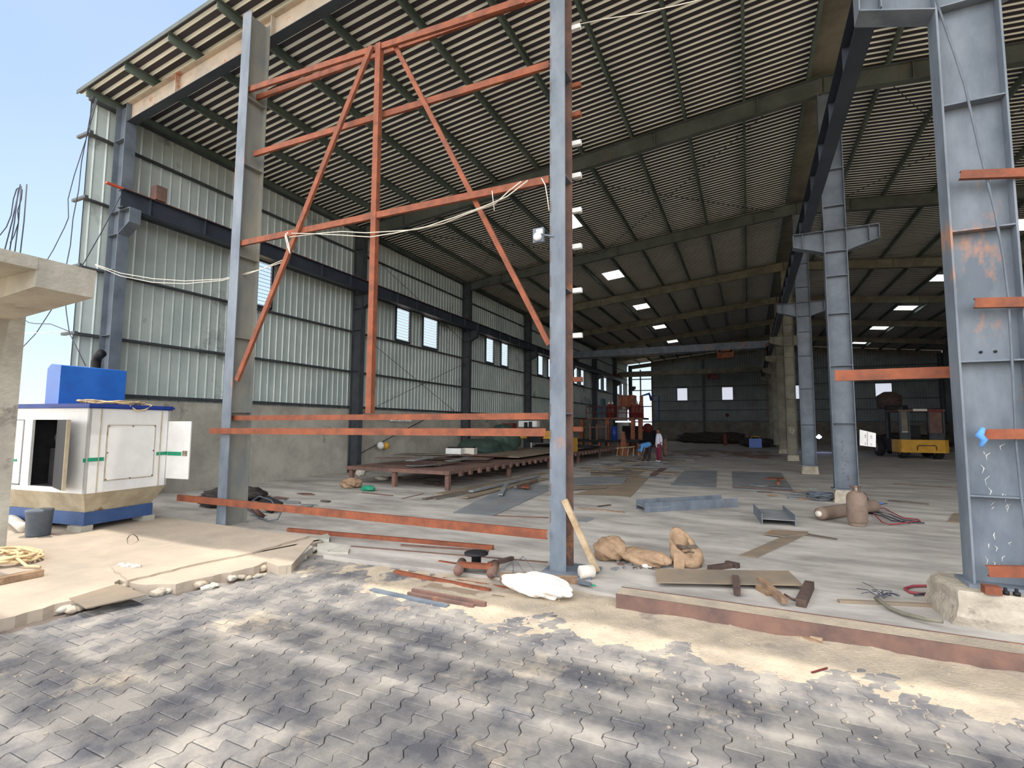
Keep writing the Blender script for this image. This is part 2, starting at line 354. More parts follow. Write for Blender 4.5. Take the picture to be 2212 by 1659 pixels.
# paver field: interlocking double-T blocks laid in columns towards the building
def inpoly(x, y, P):
    c = False; n = len(P)
    for i in range(n):
        x1, y1 = P[i]; x2, y2 = P[(i+1) % n]
        if (y1 > y) != (y2 > y) and x < (x2-x1)*(y-y1)/(y2-y1)+x1: c = not c
    return c
yp = [(-22,5.9),(-5.9,5.9)]+[tuple(p) for p in ye]+[(-7.8,.2),(-22,.2)]
pm = MB(); pc, plen, e, g = .165, .2, .02, .0022; cols = []
zt = -.05
for i in range(int(-7.2/pc), int(5.4/pc)):
    for j in range(int(-1.2/plen), int(5.5/plen)):
        x0 = i*pc; y0 = j*plen + (plen/2 if i % 2 else 0)
        if inpoly(x0-.05, y0+.1, yp) : continue
        if y0+plen > 5.45 and x0 > -5.4: continue
        q = plen/4; t = .025
        L = [(0,0),(pc+e,0),(pc+e,q-t),(pc-e,q+t),(pc-e,3*q-t),(pc+e,3*q+t),(pc+e,plen),(-e,plen),(-e,3*q+t),(e,3*q-t),(e,q+t),(-e,q-t),(-e,0)]
        L = L[1:]
        cx, cyy = pc/2, plen/2
        a = R.gauss(0, .006); dz = R.gauss(0, .0012); tx, ty = R.gauss(0, .007), R.gauss(0, .007); jx, jy = R.gauss(0, .0016), R.gauss(0, .0016)
        vs = []
        for rad, z in ((g+.0035, 0), (g, -.003), (g, -.05)):
            for x, y in L:
                dx, dy = x-cx, y-cyy
                sx = -rad if dx > 0 else rad; sy = -rad if dy > 0 else rad
                dx += sx; dy += sy*(1 if abs(dy) > plen/2-.001 else 0)
                X_ = x0+cx+jx+dx-a*dy; Y_ = y0+cyy+jy+dy+a*dx
                vs.append((X_, Y_, zt+z+dz+tx*dx+ty*dy))
        m = len(L); fs = [tuple(range(m))]
        for k in range(2):
            for p in range(m): fs.append((k*m+p, k*m+(p+1) % m, (k+1)*m+(p+1) % m, (k+1)*m+p))
        pm.add(vs, fs); cols += [R.random()]*len(fs)
def paver_extra(n, l, geo, col):
    at = n.new('ShaderNodeAttribute'); at.attribute_name = 'tone'
    r = n.new('ShaderNodeValToRGB'); r.color_ramp.elements[0].color = (.74,.74,.77,1); r.color_ramp.elements[1].color = (1.1,1.08,1.05,1)
    l.new(at.outputs['Fac'], r.inputs['Fac'])
    mx = n.new('ShaderNodeMixRGB'); mx.blend_type = 'MULTIPLY'; mx.inputs['Fac'].default_value = 1; l.new(col, mx.inputs['Color1']); l.new(r.outputs['Color'], mx.inputs['Color2'])
    return mx.outputs['Color']
MT['paver'] = mat('paver_block', (146,141,134), (92,92,96), 2.2, 1.0, .0, (172,160,142), 1.0, .56, spec=.05, bump=.2, bscale=90, extra=paver_extra, w3=.12)
po = pm.build('pavement', 'paver', loc=(0,0,0)); po['kind'] = 'structure'
at = po.data.attributes.new('tone', 'FLOAT', 'FACE')
at.data.foreach_set('value', cols)
# blown sand bedding: fills the joints and drifts over the pavers beside the slab
def fbm(x, y, s=0):
    return (math.sin(x*2.1+s)*math.cos(y*2.7-s*1.3)+.5*math.sin(x*5.3+y*3.1+s)+.3*math.cos(x*9.7-y*8.3+s*2)+.15*math.sin(x*21+y*17))/1.95
mb = MB(); nx, ny = 330, 180; x0, x1, y0, y1 = -7.4, 5.6, -1.3, 5.75
def sandz(x, y):
    base = -.068
    edge = 5.45 - (.0 if x > -4.6 else .35*(-4.6-x))
    k = max(0, min(1, (y-(3.95+.22*fbm(x,y,3)))/.9)) if x > -5.2 else max(0, min(1, (x+7)/1.5))*.0
    amp = .035 if x > -2.6 else .014+.021*max(0, (x+4.4)/1.8)
    z = base + k*amp + .006*fbm(x*2.3, y*2.1, 1)*(1+2*k) + .0035*fbm(x*11,y*13,5)
    d = math.hypot(x+.2, (y-4.7)*1.6); z += .0
    return z
vs = [(x0+(x1-x0)*i/nx, y0+(y1-y0)*j/ny, 0) for j in range(ny+1) for i in range(nx+1)]
vs = [(x, y, sandz(x, y)) for x, y, _ in vs]
fs = [(j*(nx+1)+i, j*(nx+1)+i+1, (j+1)*(nx+1)+i+1, (j+1)*(nx+1)+i) for j in range(ny) for i in range(nx)]
mb.add(vs, fs, True); so = mb.build('sand', 'sand', loc=(0,0,0)); so['kind'] = 'stuff'; so['label'] = 'pale dusty sand drifted in the paver joints beside the floor slab'; so['category'] = 'sand'
# unseen panels added over the road, shaped to cast striped shade on the pavers
zc = 14.0; ox, oy = 1.4, 1.33
cm = MB()
for xa, xb, ya, yb_ in ((-3.9,6,3.62,3.94),(-4.3,6,3.16,3.54),(-4.7,6,2.35,3.0),(-2.5,6,1.66,2.35),(-6.9,-3.1,1.68,2.3),(-6.9,6,-4,1.46)):
    cm.bb(xa+ox, xb+ox, ya+oy, yb_+oy, zc, zc+.05)
struct(cm, 'shade_panels', 'roof')
# ------------------------------------------------------------------ world and sun
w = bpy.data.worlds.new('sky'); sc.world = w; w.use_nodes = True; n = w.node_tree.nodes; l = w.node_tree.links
bg = n['Background']; tc = n.new('ShaderNodeTexCoord'); sx = n.new('ShaderNodeSeparateXYZ'); l.new(tc.outputs['Generated'], sx.inputs[0])
rp = n.new('ShaderNodeValToRGB'); el = rp.color_ramp.elements
el[0].position = 0; el[0].color = (.62,.74,.84,1); el[1].position = 1; el[1].color = (2.1,1.95,1.75,1)
a = el.new(.12); a.color = (.42,.60,.78,1); a = el.new(.42); a.color = (.25,.40,.66,1); a = el.new(.66); a.color = (.22,.35,.62,1); a = el.new(.8); a.color = (.95,.92,.88,1)
l.new(sx.outputs['Z'], rp.inputs['Fac'])
nz = n.new('ShaderNodeTexNoise'); nz.inputs['Scale'].default_value = 1.6; nz.inputs['Detail'].default_value = 3; l.new(tc.outputs['Generated'], nz.inputs['Vector'])
mx = n.new('ShaderNodeMixRGB'); mx.inputs['Fac'].default_value = .15
mp = n.new('ShaderNodeMath'); mp.operation = 'MULTIPLY'; mp.inputs[1].default_value = .35; l.new(nz.outputs['Fac'], mp.inputs[0]); l.new(mp.outputs[0], mx.inputs['Fac'])
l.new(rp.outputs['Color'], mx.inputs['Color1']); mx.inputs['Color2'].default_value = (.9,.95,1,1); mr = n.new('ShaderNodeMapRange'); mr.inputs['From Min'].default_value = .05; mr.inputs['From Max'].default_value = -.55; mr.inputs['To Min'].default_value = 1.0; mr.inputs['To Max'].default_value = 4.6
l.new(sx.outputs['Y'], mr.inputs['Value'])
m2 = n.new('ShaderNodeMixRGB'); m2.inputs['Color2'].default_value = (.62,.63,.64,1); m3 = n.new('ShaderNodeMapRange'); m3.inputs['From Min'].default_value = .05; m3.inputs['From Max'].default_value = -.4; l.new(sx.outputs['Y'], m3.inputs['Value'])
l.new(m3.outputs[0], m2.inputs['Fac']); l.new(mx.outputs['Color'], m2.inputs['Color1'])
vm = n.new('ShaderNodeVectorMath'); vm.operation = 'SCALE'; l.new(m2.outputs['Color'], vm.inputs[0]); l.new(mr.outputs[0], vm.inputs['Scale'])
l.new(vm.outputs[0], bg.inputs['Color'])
bg.inputs['Strength'].default_value = 1.0
sd = bpy.data.lights.new('sun', 'SUN'); sd.energy = 2.8; sd.angle = math.radians(.55); sd.color = (1, .95, .86)
so = bpy.data.objects.new('sun', sd); C.objects.link(so); so.location = (0,0,30)
so.rotation_euler = Vector((-.1,-.095,-1)).to_track_quat('-Z', 'Y').to_euler()
sc.view_settings.view_transform = 'Standard'; sc.view_settings.look = 'None'; sc.view_settings.exposure = 0.6; sc.view_settings.gamma = 1.08
sc.cycles.max_bounces = 8; sc.cycles.diffuse_bounces = 5; sc.cycles.use_denoising = True; sc.cycles.sample_clamp_indirect = 8
# ------------------------------------------------------------------ steel frame
def column(name, label, x, y, z0, z1, dep=.5, wid=.25, stiff=(), pm_='steel', corbel=None, group=None, plate=True):
    t = thing(name, label, 'column', (x, y, z0), group); tf = .018
    for s in (-1, 1): MB().bb(x+s*dep/2-tf/2, x+s*dep/2+tf/2, y-wid/2, y+wid/2, z0, z1).build('flange', pm_, t)
    MB().bb(x-dep/2+tf/2, x+dep/2-tf/2, y-.008, y+.008, z0, z1).build('web', pm_, t)
    for z in stiff:
        MB().bb(x-dep/2+tf/2, x+dep/2-tf/2, y-wid/2+.005, y+wid/2-.005, z-.007, z+.007).build('stiffener', pm_, t)
    if plate: MB().bb(x-dep/2-.06, x+dep/2+.06, y-wid/2-.06, y+wid/2+.06, z0-.0, z0+.03).build('base_plate', pm_, t)
    if corbel:
        for s in corbel:
            r = x+s*(dep/2+tf/2); q = r+s*(.9-dep/2) if len(corbel) == 2 else r+s*.42
            zb, zt_, ze = 6.18, 6.735, 6.40
            c = MB(); c.prism([(r,y-.007,zb),(q,y-.007,ze),(q,y-.007,zt_-.015),(r,y-.007,zt_-.015)], (0,.014,0))
            c.bb(min(r,q), max(r,q), y-wid/2, y+wid/2, zt_-.015, zt_)
            c.prism([(r,y-wid/2,zb),(q,y-wid/2,ze),(q,y-wid/2,ze-.014),(r,y-wid/2,zb-.014)], (0,wid,0))
            c.bb(q-.007, q+.007, y-wid/2, y+wid/2, ze-.014, zt_)
            if len(corbel) == 2:
                m_ = q-s*.2; c.bb(m_-.006, m_+.006, y-wid/2+.01, y+wid/2-.01, ze-.03, zt_)
            c.build('bracket', pm_, t)
    return t
# centre row of main columns
for i, Y in enumerate(FR):
    st = [1.9, 3.3, 4.6, 5.55, 6.18, 6.73, 7.35, 8.3] if i else [1.15, 2.45, 3.77, 5.1, 6.18, 6.73]
    pm_ = 'steel' if i == 0 else ('steel_clean' if i < 3 else 'steel_tan')
    zf = .30
    lab = ['wide blue-grey H column at the open front on a crumbling concrete footing',
           'blue-grey H column with two-sided bracket behind the standing gas cylinder',
           'slim blue-grey H column with two-sided bracket, on a pale concrete pad',
           'dusty tan centre column with chalk mark on a low pad',
           'dusty tan centre column just behind the chalk-marked one',
           'third of the dusty tan centre columns going back',
           'fourth of the dusty tan centre columns going back',
           'dark centre column against the rear wall'][i]
    X0 = XC+.06 if i == 0 else XC
    t = column('steel_column', lab, X0, Y, zf, zroof(X0)-.66, .5 if i == 0 else .47, .26, st, pm_, (-1, 1), 'centre row of columns')
    if i == 3:
        MB().tube([(XC-.1,Y-.012,1.75),(XC-.06,Y-.012,1.5),(XC+.02,Y-.012,1.42),(XC+.1,Y-.012,1.66),(XC+.02,Y-.012,1.7)], .012, 5).build('chalk_mark', 'chalk', t)
    if i == 1:
        m_ = MB()
        for k in range(11):
            zz = .5+.09*k; xx = XC+R.uniform(-.06,.05); m_.tube([(xx,Y-.011,zz),(xx+R.uniform(-.04,.04),Y-.011,zz+R.uniform(.02,.09)),(xx+R.uniform(-.05,.05),Y-.011,zz+R.uniform(0,.06))], .004, 4)
        m_.build('red_marking', 'rust', t)
    if i == 0:
        m_ = MB()
        for k in range(22):
            zz = R.uniform(.45,1.75); xx = X0+R.uniform(-.14,.08); s_ = R.uniform(.02,.1)
            m_.tube([(xx,Y-.01,zz),(xx+R.uniform(-.01,.02),Y-.01,zz+s_*.6),(xx+R.uniform(-.01,.04),Y-.01,zz+s_)], [.001,R.uniform(.002,.005),.001], 4)
        m_.build('paint_scratches', 'chalk', t)
        b_ = MB()
        for zz in (2.55, 6.5):
            for s in (-.05, .06): b_.lathe((X0+s,Y-.02,zz), [(.014,0),(.014,.012)], 8, ax=(0,1,0))
        b_.build('bolt_holes', 'black', t)
    # footing
    f = MB(); hw = .42 if i == 0 else .27
    def blk(z, k): return [(XC+a*hw*k*(1+R.uniform(-.07,.07)), Y+b*hw*k*(.9)*(1+R.uniform(-.07,.07)), z) for a, b in ((-1,-1),(-.3,-1.04),(.4,-1),(1,-1),(1.03,0),(1,1),(0,1),(-1,1),(-1.04,0))]
    rings = [blk(-.02, 1.06), blk(.08, 1.05), blk(.18, .98), blk(.27, .93), blk(.3, .86)]; vs = sum(rings, []); m = 9
    f.add(vs, [(k*m+p, k*m+(p+1) % m, (k+1)*m+(p+1) % m, (k+1)*m+p) for k in range(4) for p in range(m)]+[tuple(range(4*m, 5*m)), tuple(range(m))[::-1]])
    if i < 5: solo(f, 'concrete_footing', 'footing', ['chipped concrete footing under the wide front column','pale concrete footing half hidden by the gas cylinders','low pale concrete pad under the slim blue-grey column','low concrete pad under the tan chalk-marked column','low concrete pad under the second tan column'][i], 'footing', 'column footings')
# wall-side columns
for i, Y in enumerate(FR):
    x = -13.33
    column('steel_column', 'dark wall-side column, %s from the open front, against the long sheeted wall' % ORD[i], x, Y, 0, 9.38, .42, .24, [3.8, 5.35, 6.18, 6.73, 8.5], 'steel_clean' if i == 0 else 'steel_dark', (1,), 'columns along the sheeted wall', plate=False)
for i, Y in enumerate(FR[1:], 2):
    column('steel_column', 'dark column, %s from the open front, along the far side wall' % ORD[i-1], XR-.2, Y, 0, 9.3, .42, .24, [], 'steel_dark', None, 'columns along the far side wall', plate=False)
# rafters
for i, Y in enumerate(FR):
    for s, xa, xb in ((-1, -13.12, 1.98), (1, 2.02, 17.3)):
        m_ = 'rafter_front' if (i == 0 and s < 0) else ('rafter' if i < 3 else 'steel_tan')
        t = thing('rafter', 'tapered roof rafter over the %s frame, %s' % (ORD[i], 'on the side of the sheeted wall' if s < 0 else 'beyond the centre columns'), 'rafter', ((xa+xb)/2, Y, 9.5), 'roof rafters')
        za, zb = zroof(xa)-.2, zroof(xb)-.2; d = .46
        MB().prism([(xa,Y-.006,za-d),(xb,Y-.006,zb-d),(xb,Y-.006,zb),(xa,Y-.006,za)], (0,.012,0)).build('web', m_, t)
        for q in (0, d): MB().prism([(xa,Y-.1,za-q-.012),(xb,Y-.1,zb-q-.012),(xb,Y-.1,zb-q),(xa,Y-.1,za-q)], (0,.2,0)).build('flange', m_ if not (i == 0 and q) else 'girder', t)
        for f_ in (.12, .32, .52, .72, .9):
            xx = xa+(xb-xa)*f_; zz = zroof(xx)-.2
            MB().bb(xx-.012, xx+.012, Y-.1, Y+.1, zz-d, zz).build('stiffener', m_, t)
# purlins
k = 0
for s in (-1, 1):
    for j in range(11 if s < 0 else 9):
        x = (1.67-1.53*j) if s < 0 else (3.38+1.53*j)
        z = zroof(x); mb = MB()
        mb.sect((x,YF-.0,z-.1), (x,YB,z-.1), [(-.035,-.098),(.035,-.098),(.035,-.085),(-.02,-.085),(-.02,.085),(.035,.085),(.035,.098),(-.035,.098)])
        solo(mb, 'purlin', 'purlin', 'long roof purlin, %s down from the ridge %s' % (ORD[j], 'towards the sheeted wall' if s < 0 else 'beyond the centre columns'), 'purlin', 'roof purlins')
# girts
for z, nm in ((2.45,'lowest'),(3.8,'second'),(5.35,'third'),(6.95,'fourth'),(8.5,'fifth'),(9.33,'topmost')):
    mb = MB(); mb.sect((-13.63,5.84,z), (-13.63,YB,z), [(-.09,-.04),(.09,-.04),(.09,-.028),(-.075,-.028),(-.075,.04),(-.09,.04)])
    mb.bb(-14.12 if z > 3 and z < 9 else -13.72, -13.54, 5.83, 5.90, z-.028, z+.03)
    solo(mb, 'wall_girt', 'steel_dark', 'horizontal steel girt, %s up the long sheeted wall' % nm, 'girt', 'girts on the sheeted wall')
for z, nm in ((2.4,'lowest'),(3.7,'second'),(4.8,'third'),(6.5,'fourth'),(8.2,'fifth')):
    mb = MB(); mb.bb(-10.6, XR, YB-.22, YB-.05, z-.04, z+.04)
    solo(mb, 'wall_girt', 'steel_dark', 'horizontal steel girt, %s up the rear wall' % nm, 'girt', 'girts on the rear wall')
for x, nm in ((-4.7,'between the two small rear windows'),(8.9,'behind the forklift on the rear wall')):
    solo(MB().bb(x-.12,x+.12,YB-.45,YB-.2,0,zroof(x)-.7), 'wind_post', 'steel_dark', 'dark steel post '+nm, 'post')
# crane runway beams with rails
def runway(name, label, x, y0, y1, rail=True):
    t = thing(name, label, 'crane beam', (x, y0, 6.74))
    MB().bb(x-.006,x+.006,y0,y1,6.76,7.16).build('web', 'girder', t)
    MB().bb(x-.11,x+.11,y0,y1,6.745,6.76).build('flange', 'girder', t); MB().bb(x-.12,x+.12,y0,y1,7.16,7.175).build('flange', 'girder', t)
    for k in range(24):
        y = y0+.6+1.35*k; MB().bb(x-.1,x+.1,y-.005,y+.005,6.76,7.16).build('stiffener', 'girder', t)
    if rail: MB().bb(x-.045,x+.045,y0-.3,y1,7.175,7.215).build('rail', 'rail', t)
    return t
runway('crane_runway_beam', 'long dark crane beam with orange rail along the sheeted wall', -12.95, 6.25, YB-4)
runway('crane_runway_beam', 'deep dark crane beam carried on the centre column brackets', 1.45, 6.1, YB-4, False)
solo(MB().bb(-13.1,-12.86,6.95,7.2,7.22,7.58), 'steel_box', 'rust_dark', 'small rusty box standing on the end of the crane rail', 'box')
# bridge cranes
def bridge(label, y, z, m_, hx, hm):
    t = thing('bridge_crane', label, 'crane', (-5.7, y, z))
    for s in (-1, 1): MB().bb(-12.9,1.4,y+s*.4-.12,y+s*.4+.12,z,z+.5).build('girder', m_, t)
    for x in (-12.9, 1.42): MB().bb(x-.18,x+.18,y-1.3,y+1.3,z,z+.25).build('end_carriage', hm, t)
    h = MB().bb(hx-.55,hx+.55,y-.35,y+.35,z-.15,z-.55); h.bb(hx-.3,hx+.3,y-.5,y+.5,z-.1,z+.08); h.lathe((hx-.4,y-.5,z-.35),[(.16,0),(.16,1.0)],12,ax=(0,1,0))
    for dx in (-.5,.5): h.bb(hx+dx-.05,hx+dx+.05,y-.45,y+.45,z-.5,z+.6)
    ho = h.build('hoist', hm, t); MB().tube([(hx,y,z-.5),(hx,y,z-.85)],.02,5).build('hook_rope','black',ho)
bridge('blue-grey bridge crane girder spanning the aisle with an orange hoist', 38.9, 7.23, 'steel', -1.35, 'orange')
bridge('tan bridge crane girder near the rear wall with a red hoist', 55.5, 7.22, 'steel_tan', -3.2, 'red')
# brace rods
def rod(a, b, label, r=.012, m_='steel_dark', cat='brace rod', name='brace_rod', group=None): return solo(MB().tube([a, b], r, 5), name, m_, label, cat, group)
def rp_(x, Y): return (x, Y, zroof(x)-.35)
for i, (xa, xb) in enumerate(((-6.0,1.2),(-13,-6.2))):
    rod(rp_(xa,FR[1]), rp_(xb,FR[2]), 'thin diagonal roof brace rod rising toward the rear ridge, %s' % ('near the ridge' if i == 0 else 'near the eaves'), group='roof brace rods')
    rod(rp_(xb,FR[1]), rp_(xa,FR[2]), 'thin diagonal roof brace rod crossing the other, %s' % ('near the ridge' if i == 0 else 'near the eaves'), group='roof brace rods')
rod(rp_(3.2,FR[1]), rp_(8.5,FR[2]), 'thin diagonal roof brace rod beyond the ridge running away', group='roof brace rods')
rod(rp_(8.5,FR[1]), rp_(3.2,FR[2]), 'thin diagonal roof brace rod beyond the ridge crossing back', group='roof brace rods')
xw = -13.4
rod((xw,FR[1]+.1,5.3),(xw,FR[2]-.1,2.1),'diagonal wall brace rod falling toward the second wall column')
rod((xw,FR[1]+.1,2.1),(xw,FR[2]-.1,5.0),'diagonal wall brace rod rising toward the second wall column')
rod((xw,FR[1]+.1,8.7),(xw,FR[2]-.1,6.1),'diagonal brace rod above the crane beam')
rod((xw,FR[1]+.1,.6),(xw,FR[1]+4.6,2.05),'slanting tie rod low on the concrete wall by the steel platform', .02)
# gable posts P1, P2 (front flange faces the road)
def gpost(label, x, y, z1, m_, st, w=.2, d=.32):
    t = thing('gable_post', label, 'post', (x, y+d/2, 0)); tf = .016
    MB().bb(x-w/2,x+w/2,y,y+tf,0,z1).build('front_flange', 'steel' , t)
    MB().bb(x-w/2,x+w/2,y+d-tf,y+d,0,z1).build('rear_flange', 'rust_dark' if m_ == 'steel' else m_, t)
    MB().bb(x-.006,x+.006,y+tf,y+d-tf,0,z1).build('web', m_, t)
    for z in st: MB().bb(x-w/2+.004,x+w/2-.004,y+tf,y+d-tf,z-.006,z+.006).build('stiffener', m_, t)
    return t
YP = 5.93
p1 = gpost('grey gable post beside the white generator housing', -8.42, YP, 9.62, 'steel_p1', (2.0,3.35,4.85,6.6,7.9), .24, .42)
p2 = gpost('tall grey gable post with rust streaks in the middle of the opening', -2.16, YP, 10.2, 'steel', (1.95,3.55,5.05,6.5,8.0), .21, .3)
MB().bb(-2.34,-1.72,YP-.08,YP+.42,0,.03).build('base_plate', 'steel', p2)
for k, (y, mm) in enumerate(((60,'white'),(185,'rust'),(248,'rust'),(310,'white'),(380,'white'),(455,'white'),(533,'white'),(628,'white'),(725,'white'),(820,'rust'),(927,'rust'))):
    z = AY(1245, y, YP+.3).z
    MB().bb(-2.05,-1.93,YP+.27,YP+.33,z-.03,z+.03).build('cleat', mm, p2)
c = MB()
for k in range(26): c.bb(-2.258,-2.25,YP-.004,YP+.012,.6+k*.33,.75+k*.33)
c.build('edge_tabs', 'rust_dark', p2)
# rusty channel bars across the opening
def cbar(p, q, label, Y=6.0, h=.1, w=.05, m_='rust', Y2=None, group='rusty bars framing the opening'):
    a, b = AY(*p, Y), AY(*q, Y if Y2 is None else Y2)
    sec = [(-w/2,-h/2),(w/2,-h/2),(w/2,h/2),(-w/2,h/2),(-w/2,h/2-.008),(w/2-.008,h/2-.008),(w/2-.008,-h/2+.008),(-w/2,-h/2+.008)]
    d = (b-a).normalized(); sd = d.cross(Vector((0,0,1)))
    if abs(d.z) > .8:  up = Vector((1,0,0))
    else: up = Vector((0,0,1))
    return solo(MB().sect(a, b, sec, up), 'rusty_bar', m_, label, 'steel bar', group)
cbar((535,195),(1135,0),'topmost horizontal rusty bar between the two gable posts', 6.0)
cbar((556,211),(1185,-14),'second rusty bar from the top, close behind the topmost', 6.22)
cbar((550,333),(1187,140),'rusty bar crossing the opening above the one carrying wires', 6.12)
cbar((512,528),(1187,388),'brown rusty bar with pale wires tied along it', 5.99, m_='rust')
cbar((498,903),(1187,899),'long level rusty bar at the foot of the vertical bar', 6.05, .085)
cbar((455,931),(1180,934),'long level rusty bar projecting past the generator side post', 5.88, .1)
cbar((385,1075),(1182,1155),'lowest rusty bar crossing the opening at knee height', 5.88, .11)
cbar((803,100),(512,822),'rusty diagonal bar slanting down to the post by the generator', 5.93, .09)
cbar((850,92),(1187,745),'rusty diagonal bar slanting down to the middle post', 6.07, .07)
cbar((820,96),(799,893),'upright rusty bar in the middle of the opening', 6.0, .1, .09)
cbar((1803,812),(2088,803),'short rusty bar ending in mid air in front of the bracketed column', 6.75, .12)
cbar((2073,379),(2420,366),'highest rusty bar beginning at the wide front column', 6.28, .085)
cbar((2104,655),(2420,648),'rusty bar beginning halfway up the wide front column', 6.28, .095)
cbar((2124,938),(2420,936),'rusty bar tied to the wide front column with rag', 6.28, .095)
cbar((2133,1233),(2420,1240),'rusty bar lying on the footing of the wide front column', 6.2, .1)
t = solo(MB().box(AY(2140,1250,6.12)*Vector((1,1,0))+Vector((0,0,.335)) if False else Vector((AY(2140,1250,6.12).x,6.12,.335)),(.12,.1,.07)), 'steel_cleat', 'rust', 'small rusty cleat on the crumbling footing', 'cleat')
for k, px in enumerate((2146,2171,2195)):
    solo(MB().lathe(Vector((AY(px,1262,6.14).x,6.14,.3)), [(.028,0),(.028,.03),(.014,.03),(.014,.06)], 6), 'anchor_nut', 'black', 'black anchor nut on the crumbling footing below the rusty bar', 'nut', 'anchor nuts')
solo(MB().tube([AY(2124,925,6.24),AY(2116,940,6.22),AY(2126,950,6.24),AY(2119,965,6.24)], [.02,.035,.03,.015], 6), 'knotted_rag', 'shirt_b', 'pale blue rag knotted round the wide front column edge', 'rag')
# cable running down the wide column
Yc = Y1-.13
solo(MB().tube([AY(x,y,Yc) for x,y in ((2022,0),(2032,30),(2060,110),(2083,180),(2115,320),(2130,380),(2150,460),(2168,560),(2178,640),(2185,760),(2190,860),(2195,960),(2205,1060),(2216,1150),(2225,1230),(2215,1300),(2190,1330)) ], .011, 6), 'hanging_cable', 'steel_clean', 'grey cable hanging down the face of the wide front column', 'cable')
# lamp box on the post
t = thing('junction_lamp', 'white box with round lamp fixed beside the middle post', 'lamp', AY(1164,509,5.9))
c_ = AY(1164,509,5.9); MB().box(c_, (.15,.05,.19)).build('backing_plate', 'steel', t)
MB().lathe(c_+Vector((.0,-.02,-.03)), [(.055,0),(.055,.04),(.035,.07)], 16, ax=(0,-1,0)).build('lens', 'glass_y', t)
MB().box(c_+Vector((.03,-.04,.03)), (.08,.05,.06)).build('housing', 'white', t)
MB().bar(c_+Vector((.06,0,0)), c_+Vector((.2,.03,-.03)), .02, .02).build('arm', 'steel', t)
# wires
Yw = 5.9
def wire(pts, label, r=.008, m_='rope', Y=Yw, cat='wire', name='wire', group=None):
    return solo(MB().tube([AY(*p, Y) for p in pts], r, 5), name, m_, label, cat, group)
wire([(1126,392),(1100,412),(1070,440),(1020,458),(960,482),(900,496),(840,500),(790,503),(740,500),(700,503),(660,508),(625,512)],'upper pale wire sagging below the wired bar', group='pale wires on the bar')
wire([(1140,390),(1095,425),(1040,448),(980,470),(920,490),(850,504),(800,512),(740,508),(680,505),(630,504)],'lower pale wire sagging below the wired bar', Y=5.87, group='pale wires on the bar')
wire([(622,502),(616,510),(622,535),(627,548),(624,530),(617,505)],'pale wire loop knotted where bar and diagonal cross', .01)
wire([(1170,385),(1178,400),(1183,430),(1186,455)],'short pale wire dropping beside the middle post', .007)
wire([(1063,412),(1065,430),(1068,455)],'short loose pale wire end hanging below the bar', .006)
solo(MB().tube([AX(206,571,-13.2)]+[AY(x,y,6.1) for x,y in ((260,590),(330,602),(400,607),(480,603),(560,583),(615,560))], .008, 5), 'wire', 'rope', 'pale wire sagging from the corner column to the diagonal bar, upper strand', 'wire', 'pale sagging wires')
solo(MB().tube([AX(206,573,-13.2)]+[AY(x,y,6.1) for x,y in ((260,596),(330,610),(400,613),(480,606),(540,590),(612,566))], .008, 5), 'wire', 'rope', 'pale wire sagging from the corner column to the diagonal bar, lower strand', 'wire', 'pale sagging wires')
solo(MB().tube([AY(x,y,6.5) for x,y in ((1240,55),(1300,42),(1380,30),(1460,12),(1520,-2))], .008, 5), 'wire', 'rope', 'pale wire running from the middle post up under the roof', 'wire')
wire([(208,212),(195,250),(186,300),(160,380),(147,430),(148,470),(140,490),(115,540),(98,568)],'dark cable dropping from the roof corner to the concrete cap', .009, 'wire', 5.6, 'cable', 'hanging_cable')
wire([(210,214),(186,300),(176,350),(170,410),(158,470),(152,530),(140,590),(138,620),(144,680),(150,720),(158,735),(185,790)],'dark cable dropping from the roof corner to the generator', .01, 'wire', 5.65, 'cable', 'hanging_cable')
wire([(262,420),(220,500),(180,570),(130,640),(78,720),(30,770)],'thin cable slanting from the crane bracket down behind the concrete pillar', .01, 'wire', 5.5, 'cable', 'hanging_cable')
wire([(53,690),(60,696),(75,699),(110,700),(135,710),(150,716)],'looped thin cable from the concrete cap to the wall corner', .009, 'wire', 5.0, 'cable', 'hanging_cable')
wire([(36,719),(90,719),(150,716)],'level thin cable from the pillar to the wall corner', .008, 'rope', 5.2, 'cable', 'hanging_cable')
# ------------------------------------------------------------------ white generator housing
GA = Vector((-9.62, 4.43, 0)); GL = Vector((-.991, -.133, 0)); GR = Vector((-.133, .991, 0))
def gp(a, b, z): p = GA + GL*a + GR*b; return Vector((p.x, p.y, z))
def gbox(mb, a0, a1, b0, b1, z0, z1):
    return mb.prism([gp(a0,b0,z0), gp(a1,b0,z0), gp(a1,b1,z0), gp(a0,b1,z0)], (0,0,z1-z0))
t = thing('generator', 'large white generator housing with blue trim and green stripe on the yard slab', 'generator', gp(1.4,.7,yz))
LN, WD, ZB, ZT = 2.95, 1.37, .66, 2.03
m = MB(); th = .04
gbox(m, 0, th, 0, WD, ZB, ZT); gbox(m, 0, .75, 0, th, ZB, ZT); gbox(m, .75, 1.36, 0, th, 1.84, ZT); gbox(m, .75, 1.36, 0, th, ZB, .74)
gbox(m, 1.36, 1.56, 0, th, ZB, ZT); gbox(m, 1.56, LN, 0, th, 1.84, ZT); gbox(m, 1.56, LN, 0, th, ZB, .74); gbox(m, 2.2, LN, 0, th, ZB, ZT)
gbox(m, LN-th, LN, 0, WD, ZB, ZT); gbox(m, 0, LN, WD-th, WD, ZB, ZT)
m.build('body', 'white', t)
m = MB(); bt = [(0,0),(LN,0),(LN,WD),(0,WD)]; bi = [(.16,.14),(LN-.16,.14),(LN-.16,WD-.14),(.16,WD-.14)]
vs = [gp(a,b,ZB+.001) for a,b in bt]+[gp(a,b,.34) for a,b in bi]
